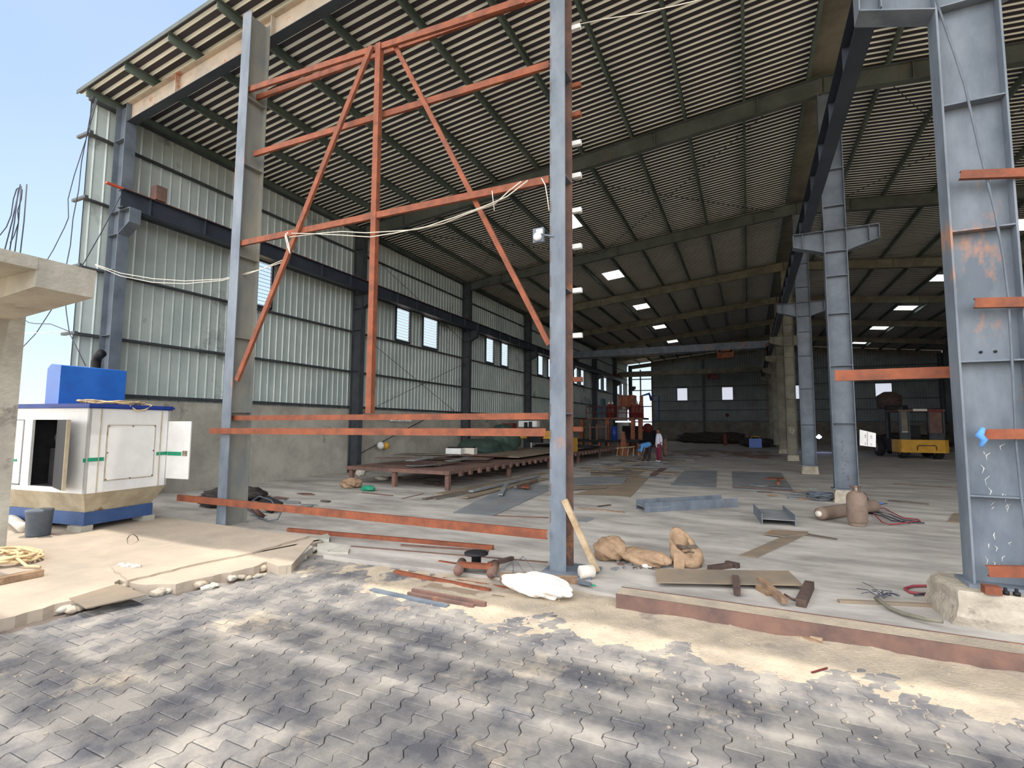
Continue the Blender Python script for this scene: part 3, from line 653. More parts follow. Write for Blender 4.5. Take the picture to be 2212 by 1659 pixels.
m.add(vs, [(0,1,5,4),(1,2,6,5),(2,3,7,6),(3,0,4,7),(4,5,6,7),(0,1,2,3)]); m.build('sloping_base', 'cream', t)
m = MB(); gbox(m, .14, LN-.1, .12, WD-.12, .13, .34); m.build('skid', 'blue_dull', t)
m = MB(); gbox(m, -.03, LN+.03, -.03, WD+.03, ZT, ZT+.075); gbox(m, -.05, .9, -.045, WD+.05, ZT+.02, ZT+.055); m.build('roof_trim', 'blue_trim', t)
m = MB(); gbox(m, .3, LN-.1, .06, WD-.05, .7, .75); gbox(m, 1.45, 1.5, .06, WD-.05, .7, 1.95); gbox(m, .8, 1.3, .25, .9, .75, 1.35); m.lathe(gp(1.05,.4,1.45), [(.2,0),(.22,.1),(.14,.3)], 14); gbox(m, .08, .12, .05, WD-.05, .7, 1.95); gbox(m,.3,LN,WD-.1,WD-.06,.7,1.95)
m.build('engine', 'dark_in', t)
d = MB(); d.prism([gp(.75,0,.74), gp(.09,-.26,.74), gp(.085,-.225,.74), gp(.76,.03,.74)], (0,0,1.1)); dd = d.build('open_door', 'black', t)
d = MB(); d.prism([gp(.09,-.262,.74), gp(.06,-.27,.74), gp(.05,-.225,.74), gp(.085,-.225,.74)], (0,0,1.1)); d.build('door_edge', 'cream', dd)
d = MB(); gbox(d, 1.58, 2.18, -.012, .005, .76, 1.83); dd = d.build('side_door', 'white', t)
d = MB().tube([gp(1.98,-.02,1.3), gp(1.98,-.05,1.32), gp(1.98,-.05,1.62), gp(1.98,-.02,1.64)], .012, 6); d.build('handle', 'steel_dark', dd)
d = MB(); gbox(d, -.55, 0, WD-.02, WD, .78, 1.83); dd = d.build('panel_door', 'white', t)
d = MB(); gbox(d, -.36, -.02, WD-.026, WD-.02, 1.2, 1.27); d.build('green_stripe', 'green', dd)
d = MB(); gbox(d, -.5, -.39, WD-.026, WD-.02, 1.2, 1.29); dl = d.build('label_plate', 'cream', dd)
d = MB()
for a0, a1, z0, z1 in ((-.5,-.39,1.2,1.206),(-.5,-.39,1.284,1.29),(-.5,-.494,1.2,1.29),(-.396,-.39,1.2,1.29),(-.475,-.469,1.215,1.275),(-.475,-.445,1.24,1.246),(-.43,-.424,1.215,1.275),(-.43,-.41,1.27,1.275)): gbox(d, a0, a1, WD-.03, WD-.026, z0, z1)
d.build('printed_frame', 'black', dd)
d = MB()
for b0, b1, zz in ((.02,.26,1.17),(.42,.78,1.19),(.78,.98,1.2),(.98,1.1,1.205),(1.15,1.35,1.21)): gbox(d, -.008, 0, b0, b1, zz, zz+.06)
gbox(d, 0, .06, -.008, 0, 1.16, 1.22); gbox(d, 1.66, 1.86, -.022, -.012, 1.13, 1.17)
d.build('green_stripe', 'green', t)
d = MB()
gbox(d, -.012, 0, .28, 1.1, .84, 1.76); pn = d.build('access_panel', 'white', t)
d = MB()
for b0,b1,z0,z1 in ((.28,1.1,.84,.852),(.28,1.1,1.748,1.76),(.28,.292,.84,1.76),(1.088,1.1,.84,1.76),(.17,.178,.66,2.02),(1.2,1.208,.66,2.02)): gbox(d, -.017, -.0, b0, b1, z0, z1)
d.build('panel_seams', 'cream', t)
d = MB()
for b,z in ((.3,1.74),(.69,1.74),(1.08,1.74),(.3,.86),(.69,.85),(1.08,.86),(.3,1.3),(1.08,1.3)): d.lathe(gp(-.017,b,z), [(.014,0),(.012,.008)], 8, ax=(1,.1,0))
d.build('bolts', 'rust_dark', pn)
# hood, exhaust
hx0, hx1, hy0, hy1, hz = -11.05, -10.6, 4.42, 5.42, ZT+.08
m = MB(); m.prism([(hx0,hy0,hz),(hx1,hy0,hz),(hx1,hy0,hz+.66),(hx0+.12,hy0,hz+.7),(hx0,hy0,hz+.62)], (0,hy1-hy0,0)); solo_h = m.build('exhaust_hood', 'blue', t)
m = MB(); ep = [AY(x,y,5.55) for x,y in ((206,880),(206,800),(207,782),(211,770),(220,763))]; m.tube(ep, .085, 14); m.build('exhaust_pipe', 'black', t)
for a, b, l_ in ((.2,.12,'grey concrete block under the near corner of the generator skid'),(.2,1.15,'grey concrete block under the far corner of the generator skid'),(1.9,.2,'grey concrete block under the rear end of the generator skid')):
    m = MB(); gbox(m, a-.1, a+.22, b-.06, b+.12, yz-.01, .13); solo(m, 'concrete_block', 'concrete', l_, 'block', 'blocks under the generator')
pts = []
for k in range(120):
    t_ = k/120*2*math.pi*4; r_ = .42+.05*math.sin(k*.37); c = gp(.42+.0*k, .62, ZT+.1+.01*(k/30)); p = c+GR*(r_*1.15*math.cos(t_))+GL*(r_*.6*math.sin(t_)); p.z += .012*math.sin(k*1.3); pts.append(p)
pts += [gp(-.02,1.0,ZT+.08), gp(-.06,.85,ZT+.0), gp(-.06,.7,ZT-.02), gp(-.03,.6,ZT+.06)]
solo(MB().tube(pts, .012, 5), 'coiled_hose', 'rope_tan', 'coil of thin tan hose lying on the generator roof', 'hose')
# bucket, pipe, rope coil, plank
bc = G(82,1157,yz); solo(MB().lathe(bc, [(.14,0),(.15,.02),(.165,.36),(.172,.37),(.172,.4),(.15,.405)], 24), 'metal_bucket', 'steel_clean', 'dented grey metal drum standing in front of the generator', 'bucket')
a, b = G(16,1112,yz+.1), G(50,1140,yz+.08); solo(MB().tube([a, b], .075, 14), 'pipe_offcut', 'pvc', 'thick pale pipe lying between drum and concrete pillar', 'pipe')
pts = []; c = G(15,1215,yz)
for k in range(230):
    t_ = k/230*2*math.pi*8; r_ = .26+.12*math.sin(k*.11)+.05*math.sin(k*.7); pts.append(c+Vector((r_*1.2*math.cos(t_), r_*.85*math.sin(t_), .03+.09*abs(math.sin(k*.21))*k/230+.02)))
pts += [c+Vector((.55,-.02,.03)), c+Vector((.7,.05,.02))]
solo(MB().tube(pts, .017, 6), 'hose_coil', 'rope_tan', 'messy coil of tan hose on the ground by the concrete pillar', 'hose')
solo(MB().bar(G(-40,1262,yz+.04), G(90,1236,yz+.04), .12, .07), 'timber_plank', 'wood', 'short timber plank lying in front of the hose coil', 'plank')
# unfinished concrete frame
t = thing('concrete_structure', 'unfinished concrete pillar carrying a cantilevered beam and slab', 'pillar', (-9.4, 3.2, yz))
m = MB(); m.bb(-9.62,-9.22,3.0,3.4,yz-.02,3.3); m.build('pillar', 'concrete', t)
m = MB(); m.prism([(-12.5,2.68,3.27),(-9.0,2.68,3.2),(-7.12,2.68,3.3),(-7.1,2.68,3.63),(-12.5,2.68,3.63)], (0,.55,0)); m.build('beam', 'concrete', t)
MB().bb(-12.5,-7.1,.6,2.68,3.49,3.63).build('slab', 'concrete', t)
for k, (x0_, x1_) in enumerate(((6,44),(18,40),(30,46),(42,58))):
    a = AY(x0_, 556+k*2, 2.95); b = AY(x1_, (398,408,402,398)[k], 2.95)
    solo(MB().tube([a, a.lerp(b,.5)+Vector((.02,0,0)), b], .007, 5), 'rebar', 'wire', '%s of the thin rebars standing on the concrete cap' % ('leftmost','second from the left','third from the left','rightmost, set apart')[k], 'rebar', 'rebars on the concrete cap')
solo(MB().tube([AY(x,y,2.93) for x,y in ((0,508),(14,490),(24,465),(29,430),(36,408),(44,404),(48,410),(46,430),(38,455),(40,480),(30,510),(22,525))], .006, 5), 'tie_wire', 'wire', 'thin tie wire tangled round the rebars on the cap', 'wire')
# ------------------------------------------------------------------ generic pieces
def zc_(s, ox, oy): return lambda x, y: (ox+x/s, oy+y/s)
zC = zc_(3.16,1200,700); zD = zc_(3.16,1200,1050); zE = zc_(3.687,1612,1000); zF = zc_(3.16,600,1100); zB = zc_(3.16,700,700); zA = zc_(3.16,0,1150); zH = zc_(4.096,700,900); zK = zc_(6.144,980,1180); zJ = zc_(11.06,1320,900)
def plate(name, m_, label, cat, z_, pts, th=.012, zb=0.004, group=None):
    P = [G(*z_(*p), zb+th) for p in pts]
    return solo(MB().poly([(p.x, p.y) for p in P], zb, zb+th), name, m_, label, cat, group)
def stick(name, m_, label, cat, a, b, w, h, z0=0.0, group=None):
    p, q = G(*a, z0+h/2), G(*b, z0+h/2); return solo(MB().bar(p, q, w, h), name, m_, label, cat, group)
def lump(c, d, seed=0, amp=.12, sub=4, rz=0, flat=.0, fold=5):
    b = bmesh.new(); bmesh.ops.create_icosphere(b, subdivisions=sub, radius=1); s = MB(); q = random.Random(seed); ph = [q.uniform(0,6) for _ in range(6)]
    vs = []; Rm = Matrix.Rotation(rz, 3, 'Z')
    for v in b.verts:
        p = v.co; k = 1-amp*.8*abs(math.sin(fold*2.3*p.x+fold*1.1*p.z+ph[5]))+amp*(math.sin(fold*p.x+ph[0])*math.cos(fold*p.y+ph[1])+.6*math.sin(fold*2.1*p.z+fold*1.7*p.x+ph[2])+.35*math.sin(fold*4.3*p.y+ph[3]-fold*3*p.x))
        k += amp*.5*abs(math.sin(fold*1.4*(p.x+p.y*1.3)+ph[4]))
        w_ = Rm @ Vector((p.x*k*d[0]/2, p.y*k*d[1]/2, p.z*k*d[2]/2)); z = w_.z + d[2]*.42
        vs.append((c[0]+w_.x, c[1]+w_.y, c[2]+max(z, .0)))
    s.add(vs, [tuple(v.index for v in f.verts) for f in b.faces], True); b.free(); return s
# ------------------------------------------------------------------ front edge and yard clutter
a, b = Vector((-1.27,5.28,-.02)), Vector((3.9,5.34,-.02)); t = thing('steel_beam', 'long rusty H beam lying as a kerb along the front of the floor', 'steel beam', (a+b)/2)
MB().bb(a.x,b.x,5.2,5.215,-.05,.1).build('flange', 'rust_dark', t); MB().bb(a.x,b.x,5.45,5.465,-.05,.1).build('flange', 'rust_dark', t); MB().bb(a.x,b.x,5.215,5.45,.08,.094).build('web', 'sand', t)
plate('steel_plate', 'plate_tan', 'long brown plate propped on blocks behind the kerb beam', 'steel plate', zD, [(690,655),(1690,675),(1590,577),(680,565)], .012, .05)
stick('timber_block', 'wood', 'short square timber under the brown plate', 'timber', zD(1385,690), zD(1465,735), .07, .05)
stick('timber_batten', 'wood', 'half charred batten lying across the brown plate edge', 'timber', zD(1400,640), zD(1565,785), .06, .06, .03)
stick('timber_batten', 'wood_dark', 'short charred stub standing out from the front edge of the brown plate', 'timber', zD(1228,628), zD(1240,722), .07, .07, .02)
stick('timber_batten', 'wood_dark', 'charred block beyond the end of the brown plate', 'timber', zD(1735,672), zD(1675,800), .09, .08)
stick('timber_batten', 'wood_dark', 'dark charred log behind the brown plate', 'timber', zD(1048,560), zD(1200,540), .06, .06)
stick('timber_batten', 'wood_dark', 'smaller charred piece touching the dark log', 'timber', zD(1165,525), zD(1250,545), .07, .06)
solo(MB().tube([G(*zD(1565,740),.02),G(*zD(1600,760),.03),G(*zD(1630,775),.02),G(*zD(1660,770),.02)], .012, 5), 'bent_strip', 'rust_dark', 'thin bent rusty strip between two charred battens', 'steel strip')
# three torn paper sacks
c = G(*zD(375,505)); solo(lump(c, (.46,.34,.34), 1, .1, 4, .3, fold=3.4), 'paper_sack', 'kraft', 'torn brown paper sack nearest the middle post', 'sack')
solo(lump(G(*zD(345,468))+Vector((.0,-.08,.03)), (.15,.12,.18), 2, .1, 3), 'sack_mouth', 'black', 'dark torn mouth of the sack nearest the middle post', 'hole')
solo(MB().box(G(*zD(385,490))+Vector((0,-.1,.06)), (.18,.12,.015), M=Matrix.Rotation(.6,3,'X')@Matrix.Rotation(.5,3,'Y')), 'cardboard_scrap', 'wood', 'brown card piece hanging from the first sack', 'cardboard')
c = G(*zD(600,535)); solo(lump(c, (.72,.36,.22), 5, .12, 4, -.1, fold=3.0), 'paper_sack', 'kraft', 'flattened brown paper sack in the middle of three', 'sack')
solo(lump(G(*zD(575,545),.0), (.34,.1,.06), 8, .25, 3, -.5), 'plastic_sheet', 'whitebag', 'scrap of white plastic trailing from the middle sack', 'plastic')
c = G(*zD(895,545)); sk = thing('paper_sack', 'upright open brown sack full of steel offcuts', 'sack', c)
m = MB(); rings = []; n_ = 28
for z, r1, r2, dx in ((0,.17,.13,0),(.08,.2,.155,0),(.18,.2,.15,-.01),(.26,.175,.13,-.03),(.33,.13,.1,-.07),(.31,.11,.08,-.07),(.2,.15,.11,-.02),(.12,.16,.12,0)):
    for k in range(n_):
        a_ = 2*math.pi*k/n_; j = 1+.07*math.sin(5*a_+z*9)+.05*math.sin(11*a_+z*20)
        yy = r2*math.sin(a_)*j; zz = z*(1+.35*math.sin(a_)-.2*math.cos(a_)*(z>.2))
        rings.append((c.x+dx+r1*math.cos(a_)*j, c.y+yy, c.z+max(zz,0)+.004))
nr = 8; m.add(rings, [(i*n_+k, i*n_+(k+1) % n_, (i+1)*n_+(k+1) % n_, (i+1)*n_+k) for i in range(nr-1) for k in range(n_)]+[tuple(range(n_))[::-1]], True)
m.build('bag', 'kraft', sk)
for k in range(9):
    m = MB().box(c+Vector((R.uniform(-.1,.08), R.uniform(-.1,.02), .1+.025*k*.8)), (.13,.05,.02), M=Matrix.Rotation(R.uniform(0,3),3,'Z')@Matrix.Rotation(R.uniform(-.5,.5),3,'X'))
    m.build('offcut', 'plate_dark' if k % 3 else 'wood', sk)
solo(MB().box(G(*zD(845,560))+Vector((0,0,.09)), (.13,.012,.19), M=Matrix.Rotation(-.35,3,'X')), 'cardboard_scrap', 'kraft', 'square brown card leaning on the open sack', 'cardboard')
for k in range(14):
    p = G(*zD(430+R.uniform(-40,330), 530+R.uniform(-10,45))); s_ = R.uniform(.04,.1)
    solo(MB().box(p+Vector((0,0,.012)), (s_,s_*.6,.015), rz=R.uniform(0,3)), 'steel_offcut', R.choice(['plate_dark','rust_dark','plate_grey']), 'small steel offcut spilled in front of the three sacks', 'offcut', 'offcuts spilled by the sacks')
# leaning plank and things at the post foot
a = AY(1219,1080, 5.9); b = G(*zD(285,600), .0)
solo(MB().bar(a, b+Vector((0,0,.03)), .075, .035, up=(0,1,.2)), 'leaning_plank', 'wood_pale', 'rough pale plank leaning on the middle post', 'plank')
c = G(*zD(200,632)); m = MB(); ax = Vector((.75,.66,0)).normalized()
m.lathe(c+Vector((-.05,-.03,.075)), [(.07,0),(.075,.005),(.075,.17),(.065,.175),(.063,.02),(.02,.015)], 22, ax=tuple(ax)); solo(m, 'pvc_pipe_piece', 'pvc', 'short off-white plastic pipe piece at the foot of the leaning plank', 'pipe')
stick('timber_beam', 'wood', 'squared timber lying in front of the middle post', 'timber', zK(830,440), zK(1640,460), .1, .09, -.02)
stick('timber_beam', 'wood', 'weathered short timber left of the squared one', 'timber', zK(610,410), zK(980,400), .12, .07, -.03)
plate('bracket_plate', 'steel_clean', 'small blue-grey bracket plate on the timber end', 'bracket', zK, [(1640,470),(1820,505),(1830,480),(1660,420)], .02, .03)
solo(lump(G(*zK(1835,545),-.02), (.1,.05,.04), 3, .1, 3), 'bottle_cap', 'green', 'tiny pale green scrap on the sand by the pipe piece', 'scrap')
c = G(*zF(1750,600), -.03); solo(lump(c+Vector((0,.1,0)), (.78,.42,.22), 21, .13, 5, -.2, fold=2.6), 'woven_sack', 'whitebag', 'bright white woven sack slumped on the sandy edge', 'sack')
# trolley-like rusty piece with round black disc
c = G(*zK(290,330), -.02); t = thing('rusty_stand', 'rusty round-footed stand with black disc lying on its side', 'stand', c)
MB().tube([G(*zK(60,330),.05), G(*zK(110,215),.06)], .06, 16).build('round_foot', 'rust_dark', t)
MB().tube([G(*zK(500,365),.05), G(*zK(545,240),.06)], .06, 16).build('round_foot', 'rust_dark', t)
MB().bar(G(*zK(80,240),.1), G(*zK(510,270),.1), .1, .05).build('crossbar', 'rust', t)
MB().lathe(G(*zK(300,190),.12), [(.06,-.03),(.06,.06),(.15,.08),(.15,.1),(.05,.105)], 24).build('disc', 'black', t)
MB().bar(G(*zK(470,240),.1), G(*zK(780,160),.06), .05, .05).build('arm', 'wood_dark', t)
for k, P in enumerate((((660,310),(760,220),(900,160),(920,130),(960,180),(1060,300),(1120,400)),((840,200),(900,300),(1000,390),(1080,420)),((450,250),(480,330),(560,400),(600,410)),((760,150),(790,250),(790,330),(770,370)))):
    solo(MB().tube([G(*zK(x,y), .02+.05*math.sin(math.pi*i/(len(P)-1))) for i,(x,y) in enumerate(P)], .005, 4), 'loose_wire', 'steel_clean', 'thin loose wire curling over the rusty stand, %s of four' % ORD[k], 'wire', 'loose wires by the stand')
# bars and strips near the slab edge
stick('rusty_bar', 'rust', 'long rusty bar lying on the floor behind the paver edge', 'steel bar', zF(70,140), zF(1470,262), .06, .06)
stick('rusty_bar', 'rust_dark', 'dark thin bar under the end of the long rusty one', 'steel bar', zF(840,245), zF(1440,285), .05, .02)
stick('rusty_bar', 'rust_dark', 'thin rusty strip along the slab edge reaching the middle post', 'steel bar', zF(500,255), zF(1840,365), .04, .02, -.01)
stick('rusty_bar', 'rust', 'corrugated rusty reinforcing bar on the pavers', 'steel bar', zF(800,425), zF(1450,556), .05, .04, -.05)
stick('rusty_bar', 'rust', 'thin straight rusty rod beside the reinforcing bar', 'steel bar', zF(1130,470), zF(1600,540), .02, .02, -.05)
stick('rusty_bar', 'plate_tan', 'flat rusty strip half buried in sand', 'steel bar', zF(1030,515), zF(1530,610), .13, .012, -.045)
stick('rusty_bar', 'rust_dark', 'brown angle bar on the pavers, behind its twin', 'steel bar', zF(920,560), zF(1420,655), .04, .06, -.05)
stick('rusty_bar', 'rust_dark', 'brown angle bar on the pavers, in front of its twin', 'steel bar', zF(890,575), zF(1340,662), .035, .035, -.05)
stick('rusty_bar', 'steel', 'blue-grey flat bar lying nearest the road', 'steel bar', zF(640,548), zF(1160,662), .07, .02, -.05)
stick('rusty_bar', 'rust', 'short rusty piece at the left foot of the stand', 'steel bar', zF(1100,360), zF(1215,378), .05, .04, -.03)
# broken slab lumps
def hull(ps):
    ps = sorted(ps, key=lambda p: (p.x, p.y)); h = []
    for seq in (ps, ps[::-1]):
        q = []
        for p in seq:
            while len(q) > 1 and (q[-1].x-q[-2].x)*(p.y-q[-2].y)-(q[-1].y-q[-2].y)*(p.x-q[-2].x) <= 0: q.pop()
            q.append(p)
        h += q[:-1]
    return h
for k, (P, zt_, l_) in enumerate((
    ([(0,355),(60,390),(240,255),(190,225),(60,290)], .046, 'tilted broken concrete kerb piece with bright top'),
    ([(250,200),(350,210),(355,185),(340,165),(245,190)], .05, 'broken concrete corner at the end of the kerb strip'),
    ([(270,270),(340,285),(440,250),(360,225),(270,235)], .028, 'flat grey stone slab beside the broken kerb'),
    ([(340,290),(480,295),(490,265),(420,250)], .024, 'crumbled pale stone lump beside the flat stone'))):
    pp = hull([G(*zF(*p), zt_) for p in P]); m = MB().poly([(p.x,p.y) for p in pp], -.09, zt_); solo(m, 'broken_slab', 'concrete', l_, 'rubble')
P = [(1820,205),(1900,235),(1990,225),(2140,60),(2080,55),(1960,130)]
pp = hull([G(*zA(*p), .05) for p in P]); solo(MB().poly([(p.x,p.y) for p in pp], -.09, .058), 'broken_slab', 'slab', 'long broken kerb block lying loose off the slab edge', 'rubble')
plate('steel_plate', 'plate_tan', 'pinkish steel plate lying over the broken slab edge', 'steel plate', zA, [(470,450),(590,515),(1000,425),(800,350)], .012, .035)
m = MB()
pp = [G(*zA(*p), .06) for p in ((760,235),(870,330),(1300,225),(1720,140),(2110,25),(1990,10),(1640,90),(1200,190))]
solo(MB().poly(jag([(p.x,p.y) for p in pp]+[(pp[0].x,pp[0].y)], .1, .018)[:-1], 0, .065), 'kerb_strip', 'slab', 'raised concrete strip along the edge of the yard slab', 'kerb')
c = G(*zA(870,250), yz); m = MB()
for k in range(3): m.add(*[(lambda s: (s.v, s.f))(lump(c+Vector((-.12+.11*k, .02*k, .0)), (.13,.1,.07), 30+k, .15, 2))][0])
solo(m, 'stone', 'concrete', 'grey stone in the small hollow of the yard slab', 'stone')
for k in range(34):
    i_ = R.randrange(3, len(ye)-8); x_, y_ = ye[i_]; x_ += R.uniform(.0,.16); y_ += R.uniform(-.1,.04); s_ = R.uniform(.05,.14)
    solo(lump((x_,y_,-.055), (s_*1.4,s_,s_*.6), 100+k, .22, 2, R.uniform(0,3), fold=3), 'rubble_chunk', R.choice(['concrete','footing','slab']), 'small broken concrete chunk along the crumbling yard slab edge', 'rubble', 'rubble along the slab edge')
g = MB(); c = G(*zA(1275,305), -.05)
for k in range(260):
    a_ = R.uniform(0, 6.28); r_ = R.uniform(0,.13); p = c+Vector((r_*1.5*math.cos(a_), r_*.7*math.sin(a_), 0)); h = R.uniform(.03,.08); q = R.uniform(0,6.28); w_ = .008
    g.add([p+Vector((w_*math.cos(q),w_*math.sin(q),0)), p-Vector((w_*math.cos(q),w_*math.sin(q),0)), p+Vector((R.uniform(-.04,.04),R.uniform(-.04,.04),h))], [(0,1,2)])
o = g.build('grass', 'grass', fix=False); tag(o, 'small green weed tuft in the crack at the slab edge', 'grass', kind='stuff')
solo(MB().tube([G(*zA(868,45),yz), G(*zA(885,20),yz+.12), G(*zA(910,12),yz+.15), G(*zA(935,30),yz+.08), G(*zA(945,52),yz)], .006, 5), 'bent_wire', 'rust_dark', 'bent wire hoop sticking up from the sunny yard slab', 'wire')
for k, (x, y) in enumerate(((1560,985),(1750,1010),(1620,1000))):
    pass
solo(MB().bar(G(*zD(1560,990),-.03), G(*zD(1820,1075),-.03), .035, .02), 'stick', 'wood', 'longest of the brown sticks on the sand in front of the kerb beam', 'stick')
solo(MB().bar(G(*zD(1690,1005),-.03), G(*zD(1905,955),-.03), .03, .02), 'stick', 'wood', 'brown stick crossing the longest one on the sand', 'stick')
solo(MB().bar(G(*zD(1725,1020),-.02), G(*zD(1820,1048),-.02), .05, .02), 'stick', 'wood_pale', 'short flat bark piece among the sticks', 'stick')
solo(MB().bar(G(1753,1453,-.04), G(1787,1443,-.04), .012, .01), 'plastic_strip', 'red', 'tiny red plastic strip on the pavers', 'strip')
pb = MB()
for k in range(480):
    x, y = R.uniform(-4.5,3.2), R.gauss(4.6,.5)
    if R.random() < .35: x, y = R.uniform(-6,3), R.uniform(1.3,5)
    s_ = R.uniform(.003,.010); z = max(sandz(x,y), zt)
    if y > 5.2: z = max(z, 0) if y > 5.5 else z
    pb.box((x,y,z+s_*.4), (s_*2,s_*1.6,s_), rz=R.uniform(0,3))
o = pb.build('gravel', 'slab'); tag(o, 'fine pale stone chips scattered over the pavers and sand', 'gravel', kind='stuff')
# ------------------------------------------------------------------ floor items right of the post
def hbeam(name, label, a, b, w, h, m_='steel'):
    a, b = Vector(a), Vector(b); d = (b-a).normalized(); s = d.cross(Vector((0,0,1))).normalized(); t = thing(name, label, 'steel beam', (a+b)/2)
    for k in (-1, 1): MB().bar(a+s*k*w/2+Vector((0,0,h/2)), b+s*k*w/2+Vector((0,0,h/2)), .014, h).build('flange', m_, t)
    MB().bar(a+Vector((0,0,h*.52)), b+Vector((0,0,h*.52)), w-.014, .01).build('web', 'plate_grey', t)
    return t
a, b = G(*zC(607,1288)), G(*zC(1243,1250)); off = Vector((-.12,.36,0))
s_ = (b-a).normalized().cross(Vector((0,0,1))); a2, b2 = G(*zC(525,1240)), G(*zC(1130,1215))
t = thing('steel_beam', 'blue-grey H beam lying broadside on the floor by the plates', 'steel beam', (a+b)/2)
MB().bar(a+Vector((0,0,.1)), b+Vector((0,0,.1)), .014, .2).build('flange', 'steel', t)
q = (a2-a); q = (a2+b2-a-b)/2
MB().bar(a+Vector((0,0,.1))+Vector((-.25,.42,0)), b+Vector((0,0,.1))+Vector((-.35,.42,0)), .014, .2).build('flange', 'steel', t)
m = MB(); m.prism([a+Vector((.02,0,.09)), b+Vector((-.02,0,.09)), b+Vector((-.35,.42,.09)), a+Vector((-.25,.42,.09))], (0,0,.012)); m.build('web', 'plate_grey', t)
al, ar = G(*zC(1415,1372)), G(*zC(1638,1382)); fl, fr_ = G(*zC(1310,1235)), G(*zC(1482,1240))
w_ = (ar-al).length; dd = ((fl-al).normalized()+(fr_-ar).normalized()).normalized()
mid = (al+ar)/2; hbeam('steel_beam', 'grey H beam section end on, lying with its trough upward', mid, mid+dd*1.25, w_, .2)
plate('timber_board', 'plate_tan', 'long thin board running diagonally in front of the H section', 'board', zC, [(1250,1578),(1370,1592),(1700,1440),(1590,1432)], .012)
plate('timber_board', 'plate_tan', 'short board crossing the end of the diagonal board', 'board', zC, [(1420,1432),(1560,1450),(1720,1432),(1725,1415),(1480,1403)], .012, .018)
plate('steel_strip', 'plate_dark', 'thin pointed strip leading away from the two boards', 'steel strip', zC, [(1700,1440),(1915,1470),(1925,1463),(1720,1428)], .01)
# plates by the post
plate('steel_plate', 'plate_tan', 'big tan steel plate lying beyond the middle post', 'steel plate', zC, [(120,1165),(415,1172),(510,1180),(640,1045),(590,1030),(480,1030),(470,1090),(340,1092)], .01)
plate('steel_plate', 'plate_grey', 'grey plate overlapping the big tan plate', 'steel plate', zC, [(40,1098),(455,1088),(500,1042),(270,1040),(60,1050)], .012, .02)
plate('steel_plate', 'plate_tan', 'narrow plate strip on top of the big tan plate', 'steel plate', zC, [(60,1132),(350,1115),(352,1095),(60,1108)], .01, .03)
plate('steel_plate', 'rust_dark', 'dark rusty strip trailing off the tan plates toward the bending man', 'steel plate', zC, [(640,1040),(680,1035),(770,978),(720,980),(650,1020)], .02)
plate('steel_plate', 'plate_tan', 'dusty plate between the grey one and the far scatter', 'steel plate', zC, [(240,1035),(560,1030),(640,990),(520,975),(240,985)], .01)
plate('steel_plate', 'plate_grey', 'cut plate with a white patch left of the long rectangular one', 'steel plate', zC, [(785,1100),(1095,1117),(1102,1003),(1000,998),(880,1000),(818,1062)], .01)
plate('steel_plate', 'plate_grey', 'large rectangular plate with a rusty orange corner piece on it', 'steel plate', zC, [(1212,1122),(1630,1147),(1570,1060),(1540,1015),(1205,1005)], .012)
stick('rust_strip', 'rust_dark', 'dark edge strip lying across the large rectangular plate', 'steel strip', zC(1220,1105), zC(1630,1145), .05, .02, .016)
stick('rust_strip', 'rust', 'short rusty tube standing off the large rectangular plate', 'steel strip', zC(1520,1062), zC(1522,1088), .08, .08, .016)
plate('rust_offcut', 'rust', 'orange rusty wedge on the large rectangular plate', 'offcut', zC, [(1420,1055),(1570,1060),(1550,1048),(1460,1045)], .02, .02)
plate('steel_plate', 'plate_grey', 'small tilted plate left of the lying H beam', 'steel plate', zC, [(140,1348),(205,1350),(262,1325),(225,1318),(140,1325)], .012)
stick('wood_strip', 'wood', 'thin brown strip lying behind the small tilted plate', 'strip', zC(155,1255), zC(470,1285), .05, .02)
stick('wood_strip', 'wood_dark', 'short dark strip beyond the thin brown one', 'strip', zC(290,1245), zC(375,1235), .07, .02)
plate('steel_plate', 'plate_grey', 'big grey plate lying left of the middle post', 'steel plate', zH, [(1140,850),(1490,878),(1985,655),(1985,600),(1760,600),(1560,640)], .01)
stick('rust_strip', 'rust_dark', 'brown strip along the near edge of the big grey plate', 'steel strip', zH(1500,876), zH(1985,895), .06, .015)
for k, (p, q, w2, h2, mm) in enumerate((((1010,688),(1960,500),.3,.03,'plate_tan'),((880,728),(1500,625),.12,.03,'plate_dark'),((1240,715),(1960,545),.2,.04,'plate_tan'),((980,722),(1560,615),.1,.02,'plate_dark'),((1300,660),(1900,520),.14,.05,'plate_grey'),((1560,690),(1610,600),.12,.03,'plate_grey'),((1690,620),(1880,560),.1,.06,'plate_dark'))):
    stick('steel_offcut', mm, '%s long thin offcut of the fanned pile left of the middle post' % ORD[k], 'offcut', zH(*p), zH(*q), w2, h2, .01*k, 'fanned pile of offcuts')
plate('rust_offcut', 'rust', 'small orange offcut on top of the fanned pile', 'offcut', zH, [(1740,620),(1815,628),(1820,600),(1780,592)], .03, .06)
stick('rust_strip', 'rust_dark', 'thin dark strip on the floor before the steel platform', 'steel strip', zH(340,672), zH(605,700), .05, .02)
stick('rust_strip', 'rust_dark', 'faint thin rod on the floor right of the dark strip', 'steel strip', zH(690,725), zH(880,682), .02, .015)
solo(lump(G(*zH(240,630)), (.6,.4,.3), 41, .15, 4, .4, fold=3), 'crumpled_box', 'kraft', 'crumpled brown box under the corner of the steel platform', 'box')
solo(lump(G(*zH(325,560))+Vector((0,0,.12)), (.32,.22,.34), 42, .12, 4, .2, fold=3), 'plastic_wrap', 'pvc', 'pale plastic wrap heaped behind the crumpled box', 'plastic')
solo(lump(G(*zH(390,658)), (.42,.22,.16), 43, .1, 4, .1, fold=3), 'green_bag', 'green', 'small green and white bag on the floor before the platform', 'bag')
